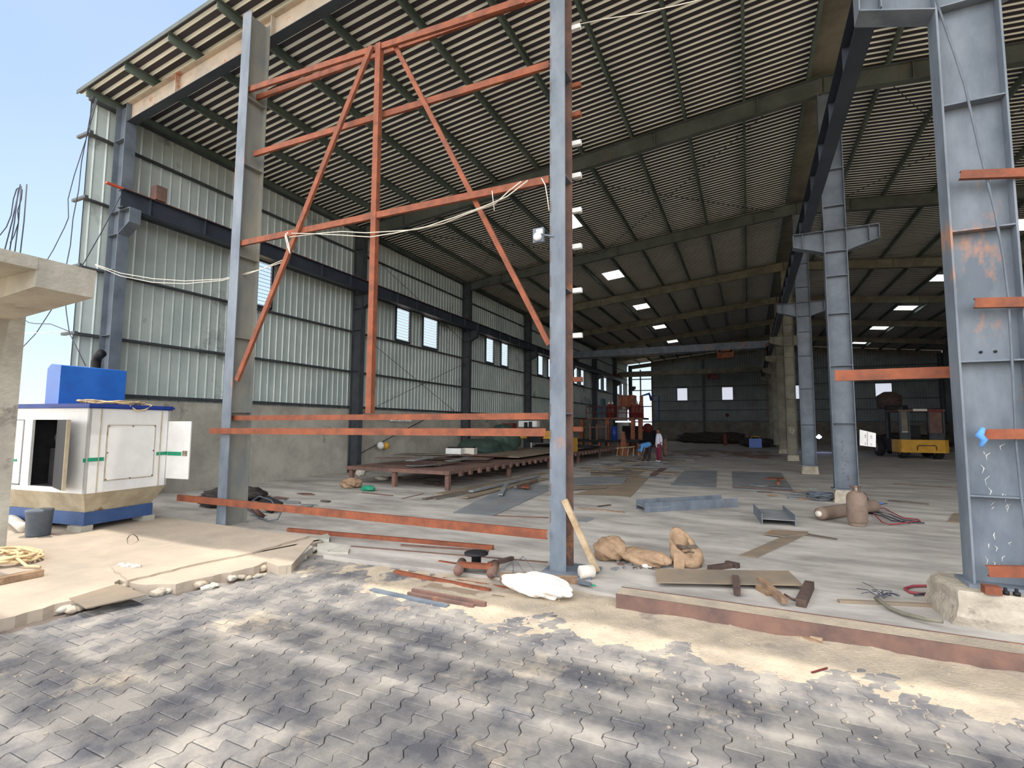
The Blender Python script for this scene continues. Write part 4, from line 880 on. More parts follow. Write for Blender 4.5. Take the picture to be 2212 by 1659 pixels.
solo(lump(G(*zH(510,560)), (.5,.25,.14), 44, .15, 3), 'plastic_wrap', 'pvc', 'white crumpled plastic under the steel platform', 'plastic')
# gas cylinders, coil, hoses
c = G(1853,1136); t = thing('gas_cylinder', 'dusty brown gas cylinder standing upright before the column', 'gas cylinder', c)
MB().lathe(c, [(.12,.0),(.13,.01),(.13,.04),(.115,.045),(.15,.07),(.165,.1),(.165,.3),(.169,.31),(.165,.32),(.165,.5),(.155,.55),(.12,.6),(.06,.63),(.03,.64)], 28).build('body', 'cyl', t)
MB().lathe(c, [(.02,.62),(.025,.7),(.012,.72)], 10).build('valve', 'cream', t)
m = MB()
for k in range(4):
    a_ = k*math.pi/2+.4; m.tube([c+Vector((.085*math.cos(a_),.085*math.sin(a_),.6)), c+Vector((.09*math.cos(a_),.09*math.sin(a_),.71))], .009, 5)
m.tube([c+Vector((.09*math.cos(x*.3),.09*math.sin(x*.3),.71)) for x in range(17)], .011, 6); m.build('collar', 'rust_dark', t)
a, b = G(*zE(580,405), .13), G(*zE(1040,340), .13); a.z = b.z = .13
t = thing('gas_cylinder', 'dusty grey gas cylinder lying behind the upright one', 'gas cylinder', (a+b)/2-Vector((0,0,.13))); d_ = b-a; d_.z = 0; L_ = d_.length
MB().lathe(a, [(.08,0),(.115,.03),(.125,.1),(.125,L_-.12),(.1,L_-.04),(.04,L_)], 24, ax=tuple(d_)).build('body', 'cyl', t)
MB().lathe(a-d_.normalized()*.04, [(.055,0),(.06,.06)], 16, ax=tuple(d_)).build('foot_ring', 'pvc', t)
MB().lathe(b-d_.normalized()*.02, [(.03,0),(.02,.08)], 10, ax=tuple(d_)).build('valve', 'wood', t)
c = G(*zE(600,300)); pts = [c+Vector(((.28+.05*math.sin(k*.5))*math.cos(k*.35), (.2+.04*math.cos(k*.31))*math.sin(k*.35), .03+.16*abs(math.sin(k*.13)))) for k in range(160)]
solo(MB().tube(pts, .013, 5), 'cable_coil', 'steel_clean', 'coil of grey-green cable left of the column footing', 'cable')
def hose(P, m_, label, z_=zE, r=.012, zz=.02): return solo(MB().tube([G(*z_(x,y), zz+.012*(i % 3)) for i,(x,y) in enumerate(P)], r, 5), 'gas_hose', m_, label, 'hose', 'hoses by the gas cylinders')
hose([(940,240),(970,290),(980,330),(1010,360),(1100,360),(1170,400),(1260,440),(1370,450),(1390,470)], 'hose_red', 'red hose starting at the cylinder valve')
hose([(985,340),(1010,400),(1080,470),(1150,490),(1250,480),(1330,465),(1380,465)], 'hose_red', 'red hose looping widest across the floor')
hose([(990,380),(1060,400),(1140,430),(1250,470),(1420,478)], 'hose_black', 'black hose reaching furthest right')
hose([(985,400),(1080,420),(1160,460),(1280,470),(1300,480)], 'hose_black', 'black hose in the middle of the bundle')
hose([(980,300),(1000,350),(990,400),(1060,390),(1150,410),(1250,455),(1380,465)], 'hose_black', 'black hose twisting beside the red ones')
hose([(1000,310),(1060,330),(1120,325)], 'hose_black', 'short dark hose with blue end by the cylinder foot')
solo(MB().tube([G(*zE(1050,318),.04), G(*zE(1085,325),.03)], .025, 6), 'torch_handle', 'blue', 'blue torch handle on the floor behind the hoses', 'torch')
stick('steel_bar', 'plate_dark', 'flat dark bar lying right of the gas cylinders', 'steel bar', zE(1130,300), zE(1450,330), .14, .03)
stick('steel_bar', 'rust_dark', 'dark stained strip on the floor behind the flat bar', 'steel bar', zE(1170,165), zE(1640,195), .08, .015)
plate('steel_plate', 'plate_tan', 'small square plate just left of the wide front column', 'steel plate', zE, [(1600,470),(1800,480),(1800,395),(1650,398)], .01)
stick('rusty_bar', 'plate_tan', 'long thin angle bar on the floor before the footing', 'steel bar', zE(735,1100), zE(1735,1145), .05, .03)
solo(MB().tube([G(*zE(x,y),.02) for x,y in ((1730,985),(1500,978),(1330,980),(1262,1000),(1300,1030),(1420,1045),(1560,1045),(1640,1020),(1725,1000),(1730,1040),(1650,1040),(1600,1080),(1650,1105),(1720,1110))], .014, 6), 'gas_hose', 'hose_red', 'red hose loop beside the crumbling footing', 'hose')
solo(MB().tube([G(*zE(x,y),.025) for x,y in ((1340,1052),(1420,1040),(1600,1035),(1700,1030),(1640,1070),(1620,1095),(1700,1090),(1730,1080))], .011, 6), 'gas_hose', 'hose_black', 'black hose tangled with the red loop by the footing', 'hose')
solo(MB().tube([G(*zE(1030,1075),.05), G(*zE(1080,1110),.04), G(*zE(1150,1160),.03), G(*zE(1260,1205),.03), G(*zE(1430,1245),.05), G(*zE(1560,1262),.08)], .02, 6), 'frayed_cable', 'steel_tan', 'grey frayed cable running to the kerb beam', 'cable')
for k in range(16):
    a_ = R.uniform(0,6.28); c = G(*zE(1040+R.uniform(-10,60),1065+R.uniform(-15,15)),.03); q = c+Vector((R.uniform(-.16,.2),R.uniform(-.05,.1),R.uniform(0,.06)))
    if k == 0: q = G(*zE(925,950), .1)
    if k == 1: q = G(*zE(880,1000), .06)
    solo(MB().tube([c, c.lerp(q,.5)+Vector((0,0,.03)), q], .004, 4), 'wire_strand', 'wire', 'thin dark strand in the frayed cable end', 'wire', 'strands of the frayed cable')
# ------------------------------------------------------------------ long steel platform along the wall
PX0, PX1, PY0, PY1, PZ = -11.1, -7.42, 11.78, 31.0, .53
t = thing('steel_platform', 'long low rusty steel platform running beside the concrete wall', 'platform', ((PX0+PX1)/2, (PY0+PY1)/2, 0))
MB().bb(PX0,PX1,PY0,PY1,PZ-.03,PZ).build('deck', 'rust_dark', t)
MB().bb(PX0,PX1,PY0-.01,PY0+.06,PZ-.1,PZ-.03).build('edge_channel', 'rust_dark', t); MB().bb(PX1-.06,PX1,PY0+.06,PY1,PZ-.09,PZ-.03).build('edge_channel', 'rust_dark', t)
for j in range(6):
    for x in (PX0+.12, (PX0+PX1)/2-.1, PX1-.12): MB().bb(x-.06,x+.06,PY0+.12+j*3.9-.06,PY0+.12+j*3.9+.06,0,PZ-.09).build('leg', 'rust_dark', t)
for j in range(38): MB().bb(PX1-.02,PX1+.07,PY0+.5+j*.55,PY0+.62+j*.55,PZ-.17,PZ-.03).build('edge_lug', 'rust_dark', t)
def on_deck(x, y, w, l, rz, z, m_, th=.02):
    return MB().box((x,y,PZ+z+th/2), (w,l,th), rz=rz)
solo(MB().box((-9.0,21.5,PZ+.1), (2.6,9.5,.03), rz=.02), 'steel_plate', 'plate_tan', 'broad tan steel sheet resting on the far half of the platform', 'steel plate')
sc_ = MB()
for k in range(18): on_ = None
for k in range(16):
    x = R.uniform(-10.6,-8.2); y = R.uniform(12.3,16.6); o = on_deck(x, y, R.uniform(.15,.5), R.uniform(.9,2.2), R.uniform(-1.7,-.9) if k % 2 else R.uniform(-.6,.4), .012+.014*k, 'x', .014)
    solo(o, 'steel_offcut', ['plate_dark','rust_dark','plate_grey','plate_dark'][k % 4], 'flat steel offcut in the loose stack on the near end of the platform', 'offcut', 'offcuts on the platform')
for i_, (px, l_) in enumerate(((846,'white carton on the platform nearest the road'),(866,'paler carton just behind the white one on the platform'))):
    c = Vector((-10.4+.3*i_, 16.9+.5*i_, PZ)); t = thing('carton', l_, 'box', c)
    m = MB().box(c+Vector((0,0,.22)), (.62,.42,.28), rz=.2); m.build('box', 'white' if i_ == 0 else 'pvc', t)
    MB().box(c+Vector((0,0,.38)), (.5,.34,.05), rz=.2).build('contents', 'black', t)
c = AX(838,983,-13.3); c = Vector((-12.9, 14.9, .72)); t = thing('safety_helmet', 'white and yellow safety helmets hanging low on the concrete wall', 'helmet', c)
t.location.x = -13.45; t['_w'] = (-13.45, 14.9, .72); c = Vector((-13.45, 16.0, .95)); t.location = c; t['_w'] = tuple(c)
MB().lathe(c+Vector((.1,0,.0)), [(.02,0),(.16,.02),(.15,.1),(.09,.17),(.01,.19)], 18, ax=(1,-.3,.1)).build('shell', 'white', t)
MB().lathe(c+Vector((.1,.32,-.02)), [(.02,0),(.15,.02),(.14,.1),(.08,.16),(.01,.18)], 18, ax=(1,-.3,.1)).build('second_shell', 'yellow', t)
MB().lathe(c+Vector((-.02,.1,.1)), [(.02,0),(.02,.12)], 8, ax=(1,0,0)).build('hook', 'black', t)
# tarpaulin heap
m = lump((-10.5,19.2,PZ-.05), (1.7,3.4,.85), 51, .12, 4, .1, fold=2.2); q = lump((-10.3,20.9,PZ-.05), (1.5,1.9,1.5), 52, .1, 4, 0, fold=2.4); m.add(q.v, q.f, True)
solo(m, 'tarpaulin', 'tarp', 'dark green tarpaulin draped over a heap on the platform', 'tarpaulin')
# profile cutting gantry
t = thing('cutting_gantry', 'yellow beam cutting machine standing across the platform', 'machine', (-9.3,23.4,PZ))
m = MB(); m.bb(-11.1,-7.7,23.3,23.34,1.18,1.52)
for z in (1.2,1.3,1.4,1.5): m.bb(-11.1,-7.7,23.2,23.3,z-.02,z+.025)
m.bb(-11.1,-7.7,23.1,23.5,1.14,1.17); m.build('beam', 'yellow', t)
for x in (-11.2,-7.75): MB().bb(x-.12,x+.12,22.9,23.8,PZ,1.2).build('leg', 'yellow', t)
m = MB().bb(-11.35,-10.75,22.9,23.4,1.25,1.9); m.lathe((-11.1,22.8,1.75), [(.14,0),(.14,.5)], 12, ax=(0,1,0)); m.build('drive_unit', 'red', t)
m = MB().bb(-10.55,-9.55,23.2,23.6,1.72,2.02); m.build('control_box', 'white', t)
m = MB(); m.bb(-10.2,-10.05,23.1,23.2,1.65,1.95); m.bb(-9.95,-9.8,23.1,23.2,1.65,1.98); m.bb(-9.95,-9.2,22.9,23.2,.95,1.5); m.build('tool_head', 'black', t)
MB().tube([(-9.75,22.95,1.1),(-9.75,22.95,.7)], .03, 8).build('torch', 'white', t)
for x in (-10.3,-9.0,-8.1): MB().tube([(x,23.25,1.14),(x+.15,23.2,.98),(x+.3,23.25,1.14)],.015,5).build('hose','black',t)
solo(lump((-9.0,26.0,PZ), (3.6,2.0,.3), 61, .15, 3), 'dark_sheet', 'dark_in', 'crumpled dark sheet on the platform behind the yellow beam', 'sheet')
for k in range(3): solo(MB().bb(-13.6,-13.5,16.9+.5*k,17.25+.5*k,1.93,2.06), 'wall_switch_box', 'white', 'small white switch box on the concrete wall, %s in its row' % ORD[k], 'switch box', 'switch boxes')
# drifts of scrap
def scatter(n, fx_, label, group, mats=('plate_dark','plate_tan','rust_dark','plate_grey'), lo=.25, hi=.9, name='steel_offcut', zmax=.02):
    for k in range(n):
        x, y = fx_(); s_ = R.uniform(lo, hi); q = R.randint(4,6); pts = []
        a0 = R.uniform(0,6.28)
        for i in range(q):
            a_ = a0+2*math.pi*i/q+R.uniform(-.3,.3); r_ = s_*R.uniform(.5,1); pts.append((x+r_*math.cos(a_), y+r_*.55*math.sin(a_)))
        z = R.uniform(0, zmax); solo(MB().poly(pts, z, z+R.uniform(.01,.03)), name, R.choice(mats), label, 'offcut', group)
scatter(26, lambda: (R.uniform(-11,-8), R.uniform(12.3,18)), 'thin offcut in the litter beneath the steel platform', 'offcuts under the platform', ('plate_dark','rust_dark'), .2, .55)
scatter(70, lambda: (R.uniform(-6.6,-3.0)+R.uniform(-.6,.6), R.uniform(17.5,30)), 'flat plate offcut in the scatter between platform and standing man', 'scatter by the men', ('plate_dark','plate_tan','plate_grey'), .25, .85)
scatter(90, lambda: (R.uniform(-4.5,1.2), R.uniform(31,41)), 'loose plate piece in the long scatter before the rear wall', 'scatter before the rear wall', ('plate_dark','plate_grey','rust_dark'), .35, 1.2, zmax=.04)
scatter(16, lambda: (R.uniform(-.1,1.7), R.uniform(13.4,17.5)), 'small offcut near the foot of the blue-grey columns', 'offcuts by the columns', ('plate_dark','plate_grey','wood'), .12, .4)
scatter(22, lambda: (R.uniform(-10.9,-8.6), R.uniform(6.6,9.6)), 'small scrap piece in the dark heap behind the generator', 'scrap behind the generator', ('plate_dark','rust_dark','plate_grey'), .12, .4, zmax=.03)
scatter(40, lambda: (R.uniform(3,16), R.uniform(45,60)), 'dark scrap piece on the floor far beyond the forklift', 'far scrap', ('plate_dark',), .4, 1.3, zmax=.04)
def heap(x, y, d, seed, m_, label): return solo(lump((x,y,0), d, seed, .14, 4, 0, fold=5), 'scrap_heap', m_, label, 'scrap heap')
heap(-3.5,58,(7,3,1.3),71,'scrap','low dark heap against the rear wall')
heap(0.6,50,(3,2,.9),72,'scrap','dark heap behind the small blue box')
heap(-10.4,7.6,(1.6,1.3,.4),73,'scrap','dark scrap heap behind the generator skid')
heap(12.5,56,(6,3,1.4),74,'scrap','dark heap beyond the forklift')
# frame things behind post P1
c = G(*zC(0,0)); a = Vector((-7.95,6.9,0))
solo(MB().tube([G(523,1075,.25),G(540,1092,.3),G(568,1116,.05)], .045, 10), 'steel_tube', 'rust_dark', 'thick dark tube slanting down behind the post beside the generator', 'tube')
t = thing('folded_trolley', 'dark tangled metal chair frame lying behind the post', 'frame', G(570,1115))
MB().box(G(572,1108,.0)+Vector((0,.1,.16)), (.42,.3,.06), M=Matrix.Rotation(.5,3,'X')@Matrix.Rotation(.35,3,'Y')).build('seat', 'black', t)
m = MB(); 
for P in (((540,1085,.25),(560,1072,.35),(585,1080,.3),(600,1100,.15)),((555,1115,.03),(580,1125,.03),(600,1122,.05),(608,1105,.18)),((535,1100,.15),(560,1118,.04),(575,1122,.02)),((545,1082,.3),(575,1090,.25),(604,1092,.22))): m.tube([G(*p) for p in P], .013, 6)
m.build('tube_frame', 'steel_clean', t)
# hanging paper board, welding flash, small things
t = thing('paper_board', 'white ruled paper board fixed beside the bracketed column', 'board', AY(1876,965,14.66))
P = [AY(*p,14.66) for p in ((1857,928),(1892,936),(1892,966),(1857,962))]
MB().prism(P, (0,.01,0)).build('sheet', 'white', t)
P2 = lambda x, y: AY(x, y, 14.645)
m = MB(); m.tube([P2(1874,933),P2(1874,963)], .004, 4)
for yy in (939,941,944,956,959): m.tube([P2(1868,yy),P2(1871,yy+1)], .004, 4); m.tube([P2(1880,yy+2),P2(1884,yy+3)], .003, 4)
m.build('red_writing', 'red', t)
MT['arc'] = emis('arc_flash', (170,190,255), 30)
t = thing('welding_arc', 'bright blue-white welding flash far behind the slim column', 'flash', AY(1769,944,42)); c = AY(1769,944,42)
MB().lathe(c-Vector((0,0,.12)), [(.02,0),(.16,.08),(.17,.14),(.02,.3)], 10).build('flash', 'arc', t); 
c = G(1632,968,0); t = thing('welding_machine', 'small bright blue box machine at the edge of the far scatter', 'machine', c)
MB().box(c+Vector((0,0,.42)), (.95,.6,.75)).build('case', 'blue', t); MB().tube([c+Vector((-.3,0,.8)),c+Vector((-.3,0,.98)),c+Vector((.3,0,.98)),c+Vector((.3,0,.8))],.03,6).build('handle','yellow',t)
c = G(1567,962,0); solo(MB().lathe(c, [(.16,0),(.17,.1),(.17,.9),(.1,1.05),(.04,1.15)], 14), 'red_cylinder', 'red', 'small red cylinder standing before the rear wall', 'cylinder')
c = AY(1571,897,YB-.1); solo(MB().lathe(c, [(.2,0),(.2,.06)], 12, ax=(0,-1,0)), 'red_disc', 'red', 'faint red disc on the rear wall sheets', 'disc')
# ------------------------------------------------------------------ orange plant in the rear corner
t = thing('welding_line', 'tall orange and red machine on a legged deck in the rear corner', 'machine', (-9.0, 36, 0))
MY = 36.0
def mx(px, py, y=MY): return AY(px, py, y)
x0_, x1_ = mx(1300,903).x-.9, mx(1395,903).x; zd = 2.25
MB().bb(x0_,x1_,MY-.9,MY+1.2,zd,zd+.12).build('deck', 'rust_dark', t)
for px in (1263,1318,1372,1388): 
    x = mx(px,950).x; MB().bb(x-.14,x+.14,MY-.8,MY-.52,0,zd).build('leg', 'orange', t)
m = MB()
for z in (zd+.45, zd+.9): m.tube([(x0_,MY-.9,z),(x1_,MY-.9,z)], .03, 6)
for k in range(8): xx = x0_+(x1_-x0_)*k/7; m.tube([(xx,MY-.9,zd),(xx,MY-.9,zd+.9)], .03, 6)
m.build('railing', 'red', t)
for px in (1318,1325,1369,1377,1385):
    x = mx(px,880).x; f = MB().lathe((x,MY-.3,zd+.1), [(.2,0),(.2,.85),(.08,1.0),(.05,1.2)], 14).build('flux_tank', 'red', t); MB().lathe((x,MY-.3,zd+1.1), [(.12,0),(.02,.25)], 12).build('cone', 'pvc', f)
m = MB(); a, b = mx(1340,875), mx(1372,857); m.bb(a.x,b.x,MY-.4,MY+.5,a.z-.1,b.z+.1)
for k in range(4): m.bb(a.x+.5*k,a.x+.5*k+.2,MY-.55,MY-.4,a.z-.35,b.z+.05)
m.build('head_carriage', 'orange', t)
m = MB(); a = mx(1303,877); m.bb(a.x-.4,a.x+.3,MY-.2,MY+.3,zd+.1,zd+1.0); m.bb(a.x-.12,a.x+.1,MY-.2,MY+.2,zd+1.0,zd+1.5); m.build('blue_unit', 'teal', t)
m = MB(); a, b = mx(1336,903), mx(1368,903); m.bb(a.x,b.x,MY-.95,MY-.9,zd-.2,zd-.12); m.build('lamp_strip', emis('tube_lamp',(235,240,255),2.5), t)
m = MB(); m.bb(x0_-.3,x1_+.2,MY-3.6,MY-1.2,.72,.86); m.build('conveyor_bed', 'dark_in', t)
for k in range(9): xx = x0_-.2+k*.62; MB().bb(xx-.07,xx+.07,MY-3.5,MY-3.3,0,.72).build('conveyor_leg', 'orange', t)
m = MB(); x = mx(1347,960,30.5).x; m.prism([(x-.25,30.4,0),(x+.3,30.4,0),(x+.07,30.4,1.45),(x-.05,30.4,1.45)], (0,.25,0)); m.build('tapered_stand', 'orange', t)
m = MB(); x = mx(1327,940,33).x; m.lathe((x,33,.86), [(.2,0),(.2,.9)], 14); m.build('blue_drum', 'blue_trim', t)
m = MB()
for px in (1275,1290,1310): xx = mx(px,930,33).x; m.bb(xx-.06,xx+.06,32.9,33.1,.8,1.9)
m.tube([(mx(1240,925,33).x,33,1.6),(mx(1315,925,33).x,33,1.75)], .05, 6); m.build('cross_pipes', 'rust_dark', t)
t2 = thing('positioner', 'dark red wheeled positioner in front of the bright rear opening', 'machine', (-8.3,44,0))
m = MB(); c = AY(1400,925,44); m.lathe(c-Vector((0,.3,0)), [(.4,0),(.42,.1),(.4,.3),(.2,.35)], 22, ax=(0,1,0)); m.build('wheel', 'red', t2); m = MB().bb(c.x-1.2,c.x+.5,43.8,44.9,0,c.z-.2); m.bb(c.x-2.2,c.x-.9,43.9,44.7,0,1.8); m.build('base', 'dark_in', t2)
m = MB(); c = AY(1385,880,44.4); m.tube([(c.x,44.4,1),(c.x,44.4,4.4),(c.x+.7,44.4,4.6),(c.x+.9,44.4,4.0)], .12, 8); m.tube([(c.x+.9,44.4,2.2),(c.x+1.5,44.4,2.2),(c.x+1.5,44.4,4.4),(c.x+.9,44.4,4.4)], .05, 6); m.build('arm', 'blue_trim', t2)
# sawhorse by the men
c = G(1360,985); t = thing('timber_rack', 'low pale timber rack just beside the bending man', 'rack', c)
MB().bar(c+Vector((-.8,-.3,.45)), c+Vector((.9,.3,.62)), .12, .05).build('rail', 'wood_pale', t)
for k in range(6): q = c+Vector((-.7+.3*k,-.25+.1*k,0)); MB().bar(q, q+Vector((.05,0,.46)), .05, .05, up=(0,1,0)).build('leg', 'wood_pale', t)
# ------------------------------------------------------------------ people
def skinmesh(name, nodes, edges, m_, parent, sub=2, xf=None, root=0):
    me = bpy.data.meshes.new(name); w0 = Vector(parent['_w'])
    me.from_pydata([tuple((xf(n_[0]) if xf else Vector(n_[0])) - w0) for n_ in nodes], edges, [])
    o = bpy.data.objects.new(name, me); C.objects.link(o); o.parent = parent; o['_w'] = tuple(w0)
    sk_ = o.modifiers.new('skin', 'SKIN'); sk_.use_smooth_shade = True
    if not me.skin_vertices: me.attributes  # layer is added with the modifier
    for i, n_ in enumerate(nodes):
        d_ = me.skin_vertices[0].data[i]; d_.radius = (n_[1], n_[2] if len(n_) > 2 else n_[1]); d_.use_root = (i == root)
    sb = o.modifiers.new('sub', 'SUBSURF'); sb.levels = sub; sb.render_levels = sub
    me.materials.append(MT[m_]); return o
def person(label, pos, heading, bend, shirt, trs, shoe, arms):
    t = thing('person', label, 'person', pos)
    cz, sz = math.cos(heading), math.sin(heading)
    def xf(p): return Vector((pos[0]+p[0]*cz-p[1]*sz, pos[1]+p[0]*sz+p[1]*cz, pos[2]+p[2]))
    hip = Vector((0,0,.9)) if not bend else Vector((-.18,0,.84))
    def up(s, y=0, f=0):   # point along the spine
        a = bend; return hip+Vector((math.sin(a)*s+math.cos(a)*f, y, math.cos(a)*s-math.sin(a)*f))
    N = []; E = []
    def nd(p, r, r2=None): N.append((Vector(p), r, r2 or r)); return len(N)-1
    pel = nd(hip, .11, .09); wa = nd(up(.17), .1, .08); ch = nd(up(.38), .12, .09); nk0 = nd(up(.48), .07, .065); nk = nd(up(.53,0,.01), .058)
    E += [(pel,wa),(wa,ch),(ch,nk0),(nk0,nk)]
    h1 = nd(up(.6,0,.03), .082, .085); h2 = nd(up(.67,0,.02), .098, .11); h3 = nd(up(.745,0,.01), .085, .09); E += [(nk,h1),(h1,h2),(h2,h3)]
    nose = None
    A = []
    for s in (-1, 1):
        sh = nd(up(.47, s*.17), .052); E.append((ch,sh)); el_, wr = arms[0 if s < 0 else 1]
        e = nd(el_, .038); q = nd(wr, .026); E += [(sh,e),(e,q)]
        fd = (Vector(wr)-Vector(el_)).normalized(); pm_ = nd(Vector(wr)+fd*.06, .032, .016); E.append((q,pm_))
        side = fd.cross(Vector((0,1,0))).normalized()
        for k in range(4):
            b_ = Vector(wr)+fd*.1+side*(.014*(k-1.5)); f1 = nd(b_, .0085); f2 = nd(b_+fd*(.035+.006*(k in (1,2)))+Vector((0,-s*.008,0)), .0075); f3 = nd(b_+fd*(.06+.01*(k in (1,2)))+Vector((0,-s*.022,0)), .0065); E += [(pm_,f1),(f1,f2),(f2,f3)]
        t1 = nd(Vector(wr)+fd*.05+side*.035, .009); t2_ = nd(Vector(wr)+fd*.085+side*.045, .008); E += [(pm_,t1),(t1,t2_)]
        A.append((sh,e,q))
    Lg = []
    for s in (-1, 1):
        fx_ = .0 if not bend else (.05 if s < 0 else -.12)
        th_ = nd(hip+Vector((0,s*.09,-.07)), .088); kn = nd((hip.x*.5+.03+fx_*.5, s*.11, .48), .056); an = nd((fx_, s*.12, .09), .038); ft = nd((fx_+.05, s*.12, .035), .035, .03); to = nd((fx_+.15, s*.13, .03), .034, .022)
        E += [(pel,th_),(th_,kn),(kn,an),(an,ft),(ft,to)]; Lg.append((th_,kn,an,ft,to))
    b_ = skinmesh('body', N, E, 'skin', t, 2, xf)
    # shirt
    def P(i): return N[i][0]
    S = []; SE = []
    def sn(p, r, r2=None): S.append((Vector(p), r, r2 or r)); return len(S)-1
    lo = sn(up(-.24) if not bend else up(-.1), .2, .17); a1 = sn(up(.08), .185, .15); a2 = sn(up(.32), .19, .15); a3 = sn(up(.49), .13, .11); SE += [(lo,a1),(a1,a2),(a2,a3)]
    for s, (sh,e,q) in zip((-1,1), A):
        b1 = sn(P(sh), .08); b2 = sn(P(e), .064); SE += [(a2,b1),(b1,b2)]
        if not bend: b3 = sn(P(e).lerp(P(q),.45), .056); SE.append((b2,b3))
    skinmesh('shirt', S, SE, shirt, t, 2, xf)
    S = []; SE = []
    p0 = sn(hip+Vector((0,0,.06)), .13, .12); p1 = sn(hip+Vector((0,0,-.04)), .18, .16); SE.append((p0,p1))
    for (th_,kn,an,ft,to) in Lg:
        c1 = sn(P(th_)-Vector((0,0,.05)), .125); c2 = sn(P(kn), .09); c3 = sn(P(an)+Vector((0,0,-.01)), .075); SE += [(p1,c1),(c1,c2),(c2,c3)]
    skinmesh('trousers', S, SE, trs, t, 2, xf)
    for (th_,kn,an,ft,to) in Lg: skinmesh('shoe', [(P(an)-Vector((0.01,0,.03)), .045,.04),(P(ft), .045,.038),(P(to), .042,.03)], [(0,1),(1,2)], shoe, t, 2, xf)
    hm = MB(); rows = 9; cols_ = 14; vs = []
    for i in range(rows):
        ph_ = math.radians(100)*i/(rows-1)
        for k in range(cols_):
            th = 2*math.pi*k/cols_; f_ = math.sin(ph_)*math.cos(th); q_ = math.sin(ph_)*math.sin(th); z_ = math.cos(ph_)
            if f_ > .35 and z_ < .45: z_ = .45
            vs.append(xf(up(.69+.098*z_, .088*q_, .012+.102*f_-(.02 if z_ < .2 else 0))))
    hm.add(vs, [(i*cols_+k, i*cols_+(k+1) % cols_, (i+1)*cols_+(k+1) % cols_, (i+1)*cols_+k) for i in range(rows-1) for k in range(cols_)]+[tuple(range((rows-1)*cols_, rows*cols_))], True); hm.build('hair', 'hair', t)
    fz = MB()
    n0, n1, n2 = xf(up(.68,0,.1)), xf(up(.645,0,.128)), xf(up(.64,0,.1)); fz.tube([n0,n1,n2], [.006,.014,.01], 8); fz.build('nose', 'skin', t)
    for s in (-1,1): MB().lathe(xf(up(.675, s*.032, .1)), [(.004,-.009),(.012,0),(.004,.009)], 8).build('eye', 'black', t)
    for s in (-1,1): MB().lathe(xf(up(.66, s*.085, .01)), [(.008,-.028),(.016,0),(.008,.028)], 8).build('ear', 'skin', t)
    m_ = MB(); m_.tube([xf(up(.61,-.022,.1)), xf(up(.608,0,.108)), xf(up(.61,.022,.1))], .006, 6); m_.build('mouth', 'trs_m', t)
    return t
hd_ = math.atan2(-.55, -.83)
person('man in white shirt and maroon trousers standing with arms down', G(1424,998), hd_, 0, 'shirt_w', 'trs_m', 'shirt_w',
       [((-.02,-.25,1.1), (.1,-.24,.86)), ((-.03,.25,1.1), (.08,.25,.85))])
person('man in blue shirt and dark trousers bending down to the floor plates', G(1396,996), hd_, 1.72, 'shirt_b', 'trs_k', 'hair',
       [((.32,-.16,.47), (.26,-.12,.2)), ((.34,.16,.46), (.3,.12,.18))])
solo(lump(G(1438,986), (.34,.34,1.15), 81, .1, 3), 'orange_bundle', 'rust_dark', 'dull orange bundle standing just behind the man in white', 'bundle')
# ------------------------------------------------------------------ forklift seen from behind
fc = G(2002,992); fh = .12
t = thing('forklift', 'large yellow forklift with dark cab seen from behind', 'forklift', fc)
def fb(mb, x0, x1, y0, y1, z0, z1): 
    c_, s_ = math.cos(fh), math.sin(fh)
    pts = [(x0,y0),(x1,y0),(x1,y1),(x0,y1)]; P = [Vector((fc.x+x*c_-y*s_, fc.y+x*s_+y*c_, z0)) for x, y in pts]
    return mb.prism(P, (0,0,z1-z0))
def fp(x, y, z): c_, s_ = math.cos(fh), math.sin(fh); return Vector((fc.x+x*c_-y*s_, fc.y+x*s_+y*c_, z))
W = 1.22
m = MB(); pts = [(-W,.45),(-W*.93,.12),(-W*.75,0),(W*.75,0),(W*.93,.12),(W,.45),(W,1.3),(-W,1.3)]; m.prism([fp(x,y,.36) for x,y in pts], (0,0,.74)); cw = m.build('counterweight', 'yellow', t)
MB().tube([fp(-.42,-.02,.5),fp(-.42,-.05,.72),fp(-.36,-.06,.78),fp(.42,-.06,.78),fp(.48,-.05,.72),fp(.48,-.02,.5)], .03, 6).build('grab_bar', 'rust_dark', cw)
m = MB(); fb(m,-W*.95,W*.95,1.3,3.6,.4,1.15); m.build('chassis', 'dark_in', t)
for x0q,x1q,y0q,y1q in ((-1.1,-1.0,.35,.5),(-.67,-.57,.35,.5),(.3,.38,.35,.5),(1.02,1.1,.35,.5),(-1.12,-1.04,2.2,2.3),(1.02,1.1,2.2,2.3)):
    cab = MB(); fb(cab,x0q,x1q,y0q,y1q,1.1,2.75); cab.build('cab_post', 'steel_dark', t)
cab = MB(); fb(cab,-1.1,-.55,.4,.5,1.1,1.55); cab.build('lower_panel', 'steel_dark', t)
cab = MB(); fb(cab,.3,1.1,.35,.5,1.1,1.5); cab.build('lower_panel', 'steel_dark', t)
m = MB(); fb(m,-1.15,1.15,.3,2.5,2.75,2.85); rf = m.build('cab_roof', 'rust_dark', t); m = MB(); fb(m,-.42,.25,.24,.32,2.76,2.9); m.build('light_panel', 'pvc', rf); m = MB(); fb(m,.3,1.0,.24,.3,2.74,2.86); m.build('red_light', 'red', rf)
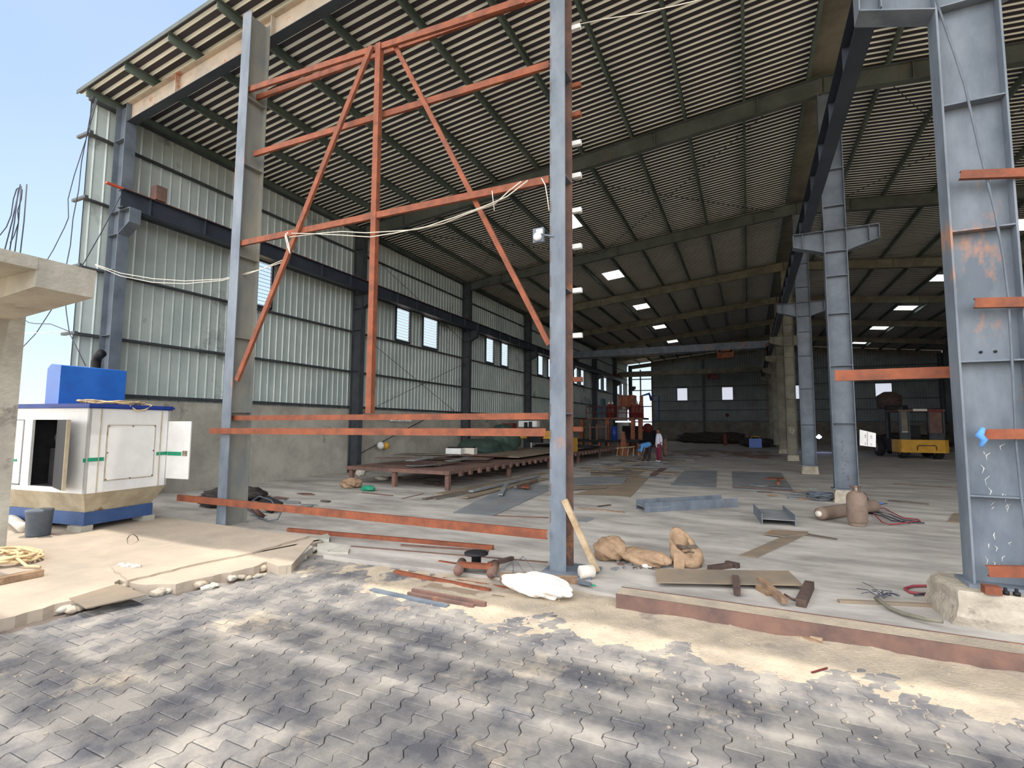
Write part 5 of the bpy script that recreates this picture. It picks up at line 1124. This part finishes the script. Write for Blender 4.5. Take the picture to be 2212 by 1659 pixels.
m = MB(); fb(m,-1.0,-.6,.42,.46,1.55,2.75); m.build('rear_panel', 'steel_tan', t); m = MB(); fb(m,.4,1.0,.42,.46,1.5,2.75); m.build('rear_panel', 'rust_dark', t); m = MB(); fb(m,-1.0,-.6,.38,.42,1.52,1.57); m.build('panel_strip', 'pvc', t)
m = MB(); fb(m,-.35,.2,1.2,1.7,1.2,1.3); fb(m,-.35,.2,1.1,1.25,1.3,1.95); m.build('seat', 'black', t)
m = MB(); m.tube([fp(-.1+.2*math.cos(a_*.5),2.05,1.85+.2*math.sin(a_*.5)) for a_ in range(14)], .02, 6); m.build('steering_wheel', 'black', t)
for x, y, r_ in ((-.85,.75,.38),(.85,.75,.38),(-1.25,3.2,.55),(1.25,3.2,.55)):
    m = MB(); m.lathe(fp(x-.18,y,r_), [(.1,0),(r_*.9,0),(r_,.05),(r_,.31),(r_*.9,.36),(.1,.36)], 22, ax=tuple(fp(1,0,0)-fp(0,0,0))); wh = m.build('wheel', 'rubber', t)
    m = MB(); m.lathe(fp(x-.19,y,r_), [(.05,0),(r_*.5,0),(r_*.5,.38),(.05,.38)], 16, ax=tuple(fp(1,0,0)-fp(0,0,0))); m.build('hub', 'steel_tan', wh)
m = MB()
for x in (-.5,.5): fb(m, x-.1, x+.1, 3.75, 3.95, .1, 3.2)
fb(m,-.6,.6,3.8,3.9,3.1,3.25); m.build('mast', 'dark_in', t)
for x in (-.55,.35): m = MB(); fb(m, x, x+.2, 4.0, 5.6, .2, .27); m.build('fork', 'dark_in', t)
m = MB(); a = AY(1936,868,fc.y+6.5); m.lathe(a-Vector((.4,0,.6)), [(.1,0),(.7,.2),(.75,1.0),(.3,1.3)], 14); solo(m, 'hanging_load', 'wood_dark', 'dark brown load hanging beside the forklift cab', 'load')
# bright roof-light strip hanging pipe
solo(MB().tube([AY(2062,820,30), Vector((AY(2062,820,30).x,30,0))], .03, 6), 'light_pole', 'pvc', 'thin bright vertical pole behind the short rusty bar', 'pole')
